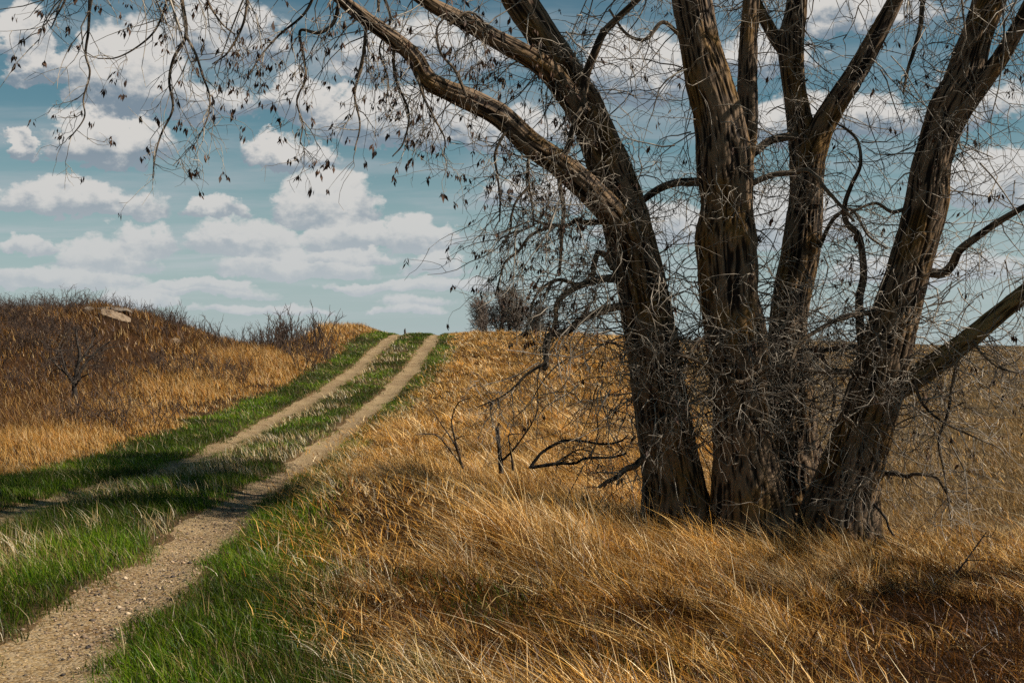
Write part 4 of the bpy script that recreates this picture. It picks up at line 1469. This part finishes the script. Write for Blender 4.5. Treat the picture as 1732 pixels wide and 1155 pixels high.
def build_brush_mass():
    """thin dark weed stems all over the left rise"""
    rng = np.random.RandomState(88)
    n = 13000
    Y = rng.uniform(24, 52, n)
    X = -(rng.uniform(6.8, 1, n) * 0 + rng.uniform(7.2, 30, n))
    k = np.abs(X) < .47 * Y + 3
    nn = fbm(X * .35, Y * .3, o=3, seed=95)
    k &= rng.rand(n) < sm(.38, .58, nn) * sm(-7, -11, X + (Y - 40) * .12)
    k &= ~((np.abs(X + 14.3) < 1.5) & (np.abs(Y - 42) < 2.5)) & ~((np.abs(X + 11.1) < 1.4) & (Y > 24) & (Y < 33))
    X, Y = X[k], Y[k]
    n = len(X)
    s = np.stack([X, Y, ground_z(X, Y) - .03], -1)
    dr = np.stack([rng.normal(-.1, .3, n), rng.normal(0, .3, n), np.ones(n)], -1)
    p = grow(rng, s, dr, rng.uniform(.3, .85, n), 5, .14, 0)
    pile = Pile()
    pile.tubes(p, taper(n, 5, .010, .005), 3)
    _, t, s, d = children(rng, p, 2, .3, 1, .7)
    p2 = grow(rng, s, d, rng.uniform(.1, .35, len(s)), 4, .15, -.02)
    pile.tubes(p2, taper(len(s), 4, .007, .004), 3)
    tag(pile.link("weed_stems", M_BRUSH), "thin dark dead weed stems covering the left hillside", "weeds", kind='stuff')


build_brush_mass()


# ------------------------------------------------------------------ rocks
def rock(px, py, d, size, mat, label, seed, rot=(0, 0, 0), group=None, sink=.3):
    rng = np.random.RandomState(seed)
    bm = bmesh.new()
    bmesh.ops.create_icosphere(bm, subdivisions=4, radius=1)
    co = np.array([v.co[:] for v in bm.verts])
    cut = unit(rng.normal(0, 1, (9, 3)))
    off = rng.uniform(.55, .85, 9)
    for c, o in zip(cut, off):
        dd = co @ c - o
        co = co - np.maximum(dd, 0)[:, None] * c * .92
    co = co * (1 + .16 * (fbm(co[:, 0] * 2.5 + seed, co[:, 1] * 2.5, co[:, 2] * 2.5, o=4, seed=seed)[:, None] - .5))
    for v, c in zip(bm.verts, co):
        v.co = Vector(c * np.array(size))
    me = bpy.data.meshes.new("rock")
    bm.to_mesh(me)
    bm.free()
    me.materials.append(mat)
    o = bpy.data.objects.new("rock", me)
    C.objects.link(o)
    p = P(px, py, d)
    g = float(ground_z(p[0], d))
    o.location = (p[0], d, max(min(p[2], g + size[2] * .45), g - size[2] * .2))
    o.rotation_euler = rot
    tag(o, label, "rock", group)
    return o


rock(176, 521, 43.5, (.44, .5, .16), M_ROCK, "dark flat topped boulder at the crest of the left hill", 1)
rock(205, 524, 43.4, (.40, .5, .14), M_ROCK, "dark overhanging rock ledge right of the boulder on the hill", 2, (0, .28, 0))
rock(195, 537, 42.6, (.66, .5, .07), M_PALE, "long pale tilted rock slab lit by the sun on the hillside", 3, (0.22, .34, .0))
rock(152, 529, 43.0, (.24, .4, .26), M_ROCK, "grey rock on the left of the boulder at the hill crest", 4)
rock(189, 525, 43.0, (.09, .12, .10), M_PALE, "small round pale stone between the boulder and ledge", 5)
rock(297, 556, 43, (.22, .3, .14), M_PALE, "pale rock further down the right shoulder of the hill", 6)
rock(306, 573, 42.5, (.16, .2, .1), M_PALE, "small pale stone below the rock on the hill shoulder", 7)
rock(132, 506, 44.5, (.16, .25, .14), M_PALE, "pale stone on the grassy top of the left hill", 8)


# ------------------------------------------------------------------ bare trees beyond the crest, and the small post
def far_tree(px, d, top_py, wide, seed, label):
    rng = np.random.RandomState(seed)
    x = (px - CX) / F * d
    g = float(ground_z(x, d))
    H = EYE - (top_py - HY) / F * d - g
    e = empty("bare_tree", (x, d, g), label, "tree", None)
    n = 5
    a = rng.uniform(0, 6.28, n)
    s = np.stack([rng.normal(0, .15, n), rng.normal(0, .15, n), np.full(n, -.1)], -1)
    dr = np.stack([np.cos(a) * .16 * wide, np.sin(a) * .16 * wide, np.ones(n)], -1)
    g0 = grow(rng, s, dr, np.full(n, H * .8), 9, .05, 0)
    p = Pile()
    p.tubes(g0, taper(n, 9, .10, .03), 6)
    p.link("trunk", M_FARTREE, e)
    c = Pile()
    _, t, s, d1 = children(rng, g0, 13, .25, 1, .7)
    d1[:, 2] = np.abs(d1[:, 2]) + .25
    g1 = grow(rng, s, d1, rng.uniform(.22, .36, len(s)) * H * (1.1 - .5 * t), 7, .12, -.02)
    c.tubes(g1, taper(len(s), 7, .035, .015), 3)
    _, t, s, d2 = children(rng, g1, 9, .2, 1, .85)
    g2 = grow(rng, s, d2, rng.uniform(.08, .17, len(s)) * H, 5, .15, -.03)
    c.tubes(g2, taper(len(s), 5, .018, .010), 3)
    _, t, s, d3 = children(rng, g2, 2, .3, 1, .85)
    g3 = grow(rng, s, d3, rng.uniform(.04, .08, len(s)) * H, 3, .15, 0)
    c.tubes(g3, taper(len(s), 3, .012, .008), 3)
    o = c.link("crown", M_FARTREE, e)
    tag(o, kind='stuff')


far_tree(822, 96, 496, .9, 301, "leftmost bare tree of the small grove on the skyline")
far_tree(850, 98, 482, .8, 302, "tallest bare tree in the middle of the skyline grove")
far_tree(876, 97, 486, .9, 303, "bare tree right of the tallest one in the skyline grove")
far_tree(902, 99, 512, .8, 304, "shortest bare tree at the right end of the skyline grove")


def build_post():
    d = 63.0
    x = (685 - CX) / F * d
    g = float(ground_z(x, d))
    top = EYE - (555 - HY) / F * d
    pts = np.array([[[x + .02, d, g - .1], [x, d, g + (top - g) * .35], [x - .01, d, g + (top - g) * .7], [x + .01, d, top]]])
    v, q = tubes(pts, np.array([[.05, .055, .05, .012]]), 10)
    o = mesh_obj("marker_post", v, q, None, M_DEAD)
    tag(o, "tiny dark post standing on the crest by the left wheel track", "post")


build_post()
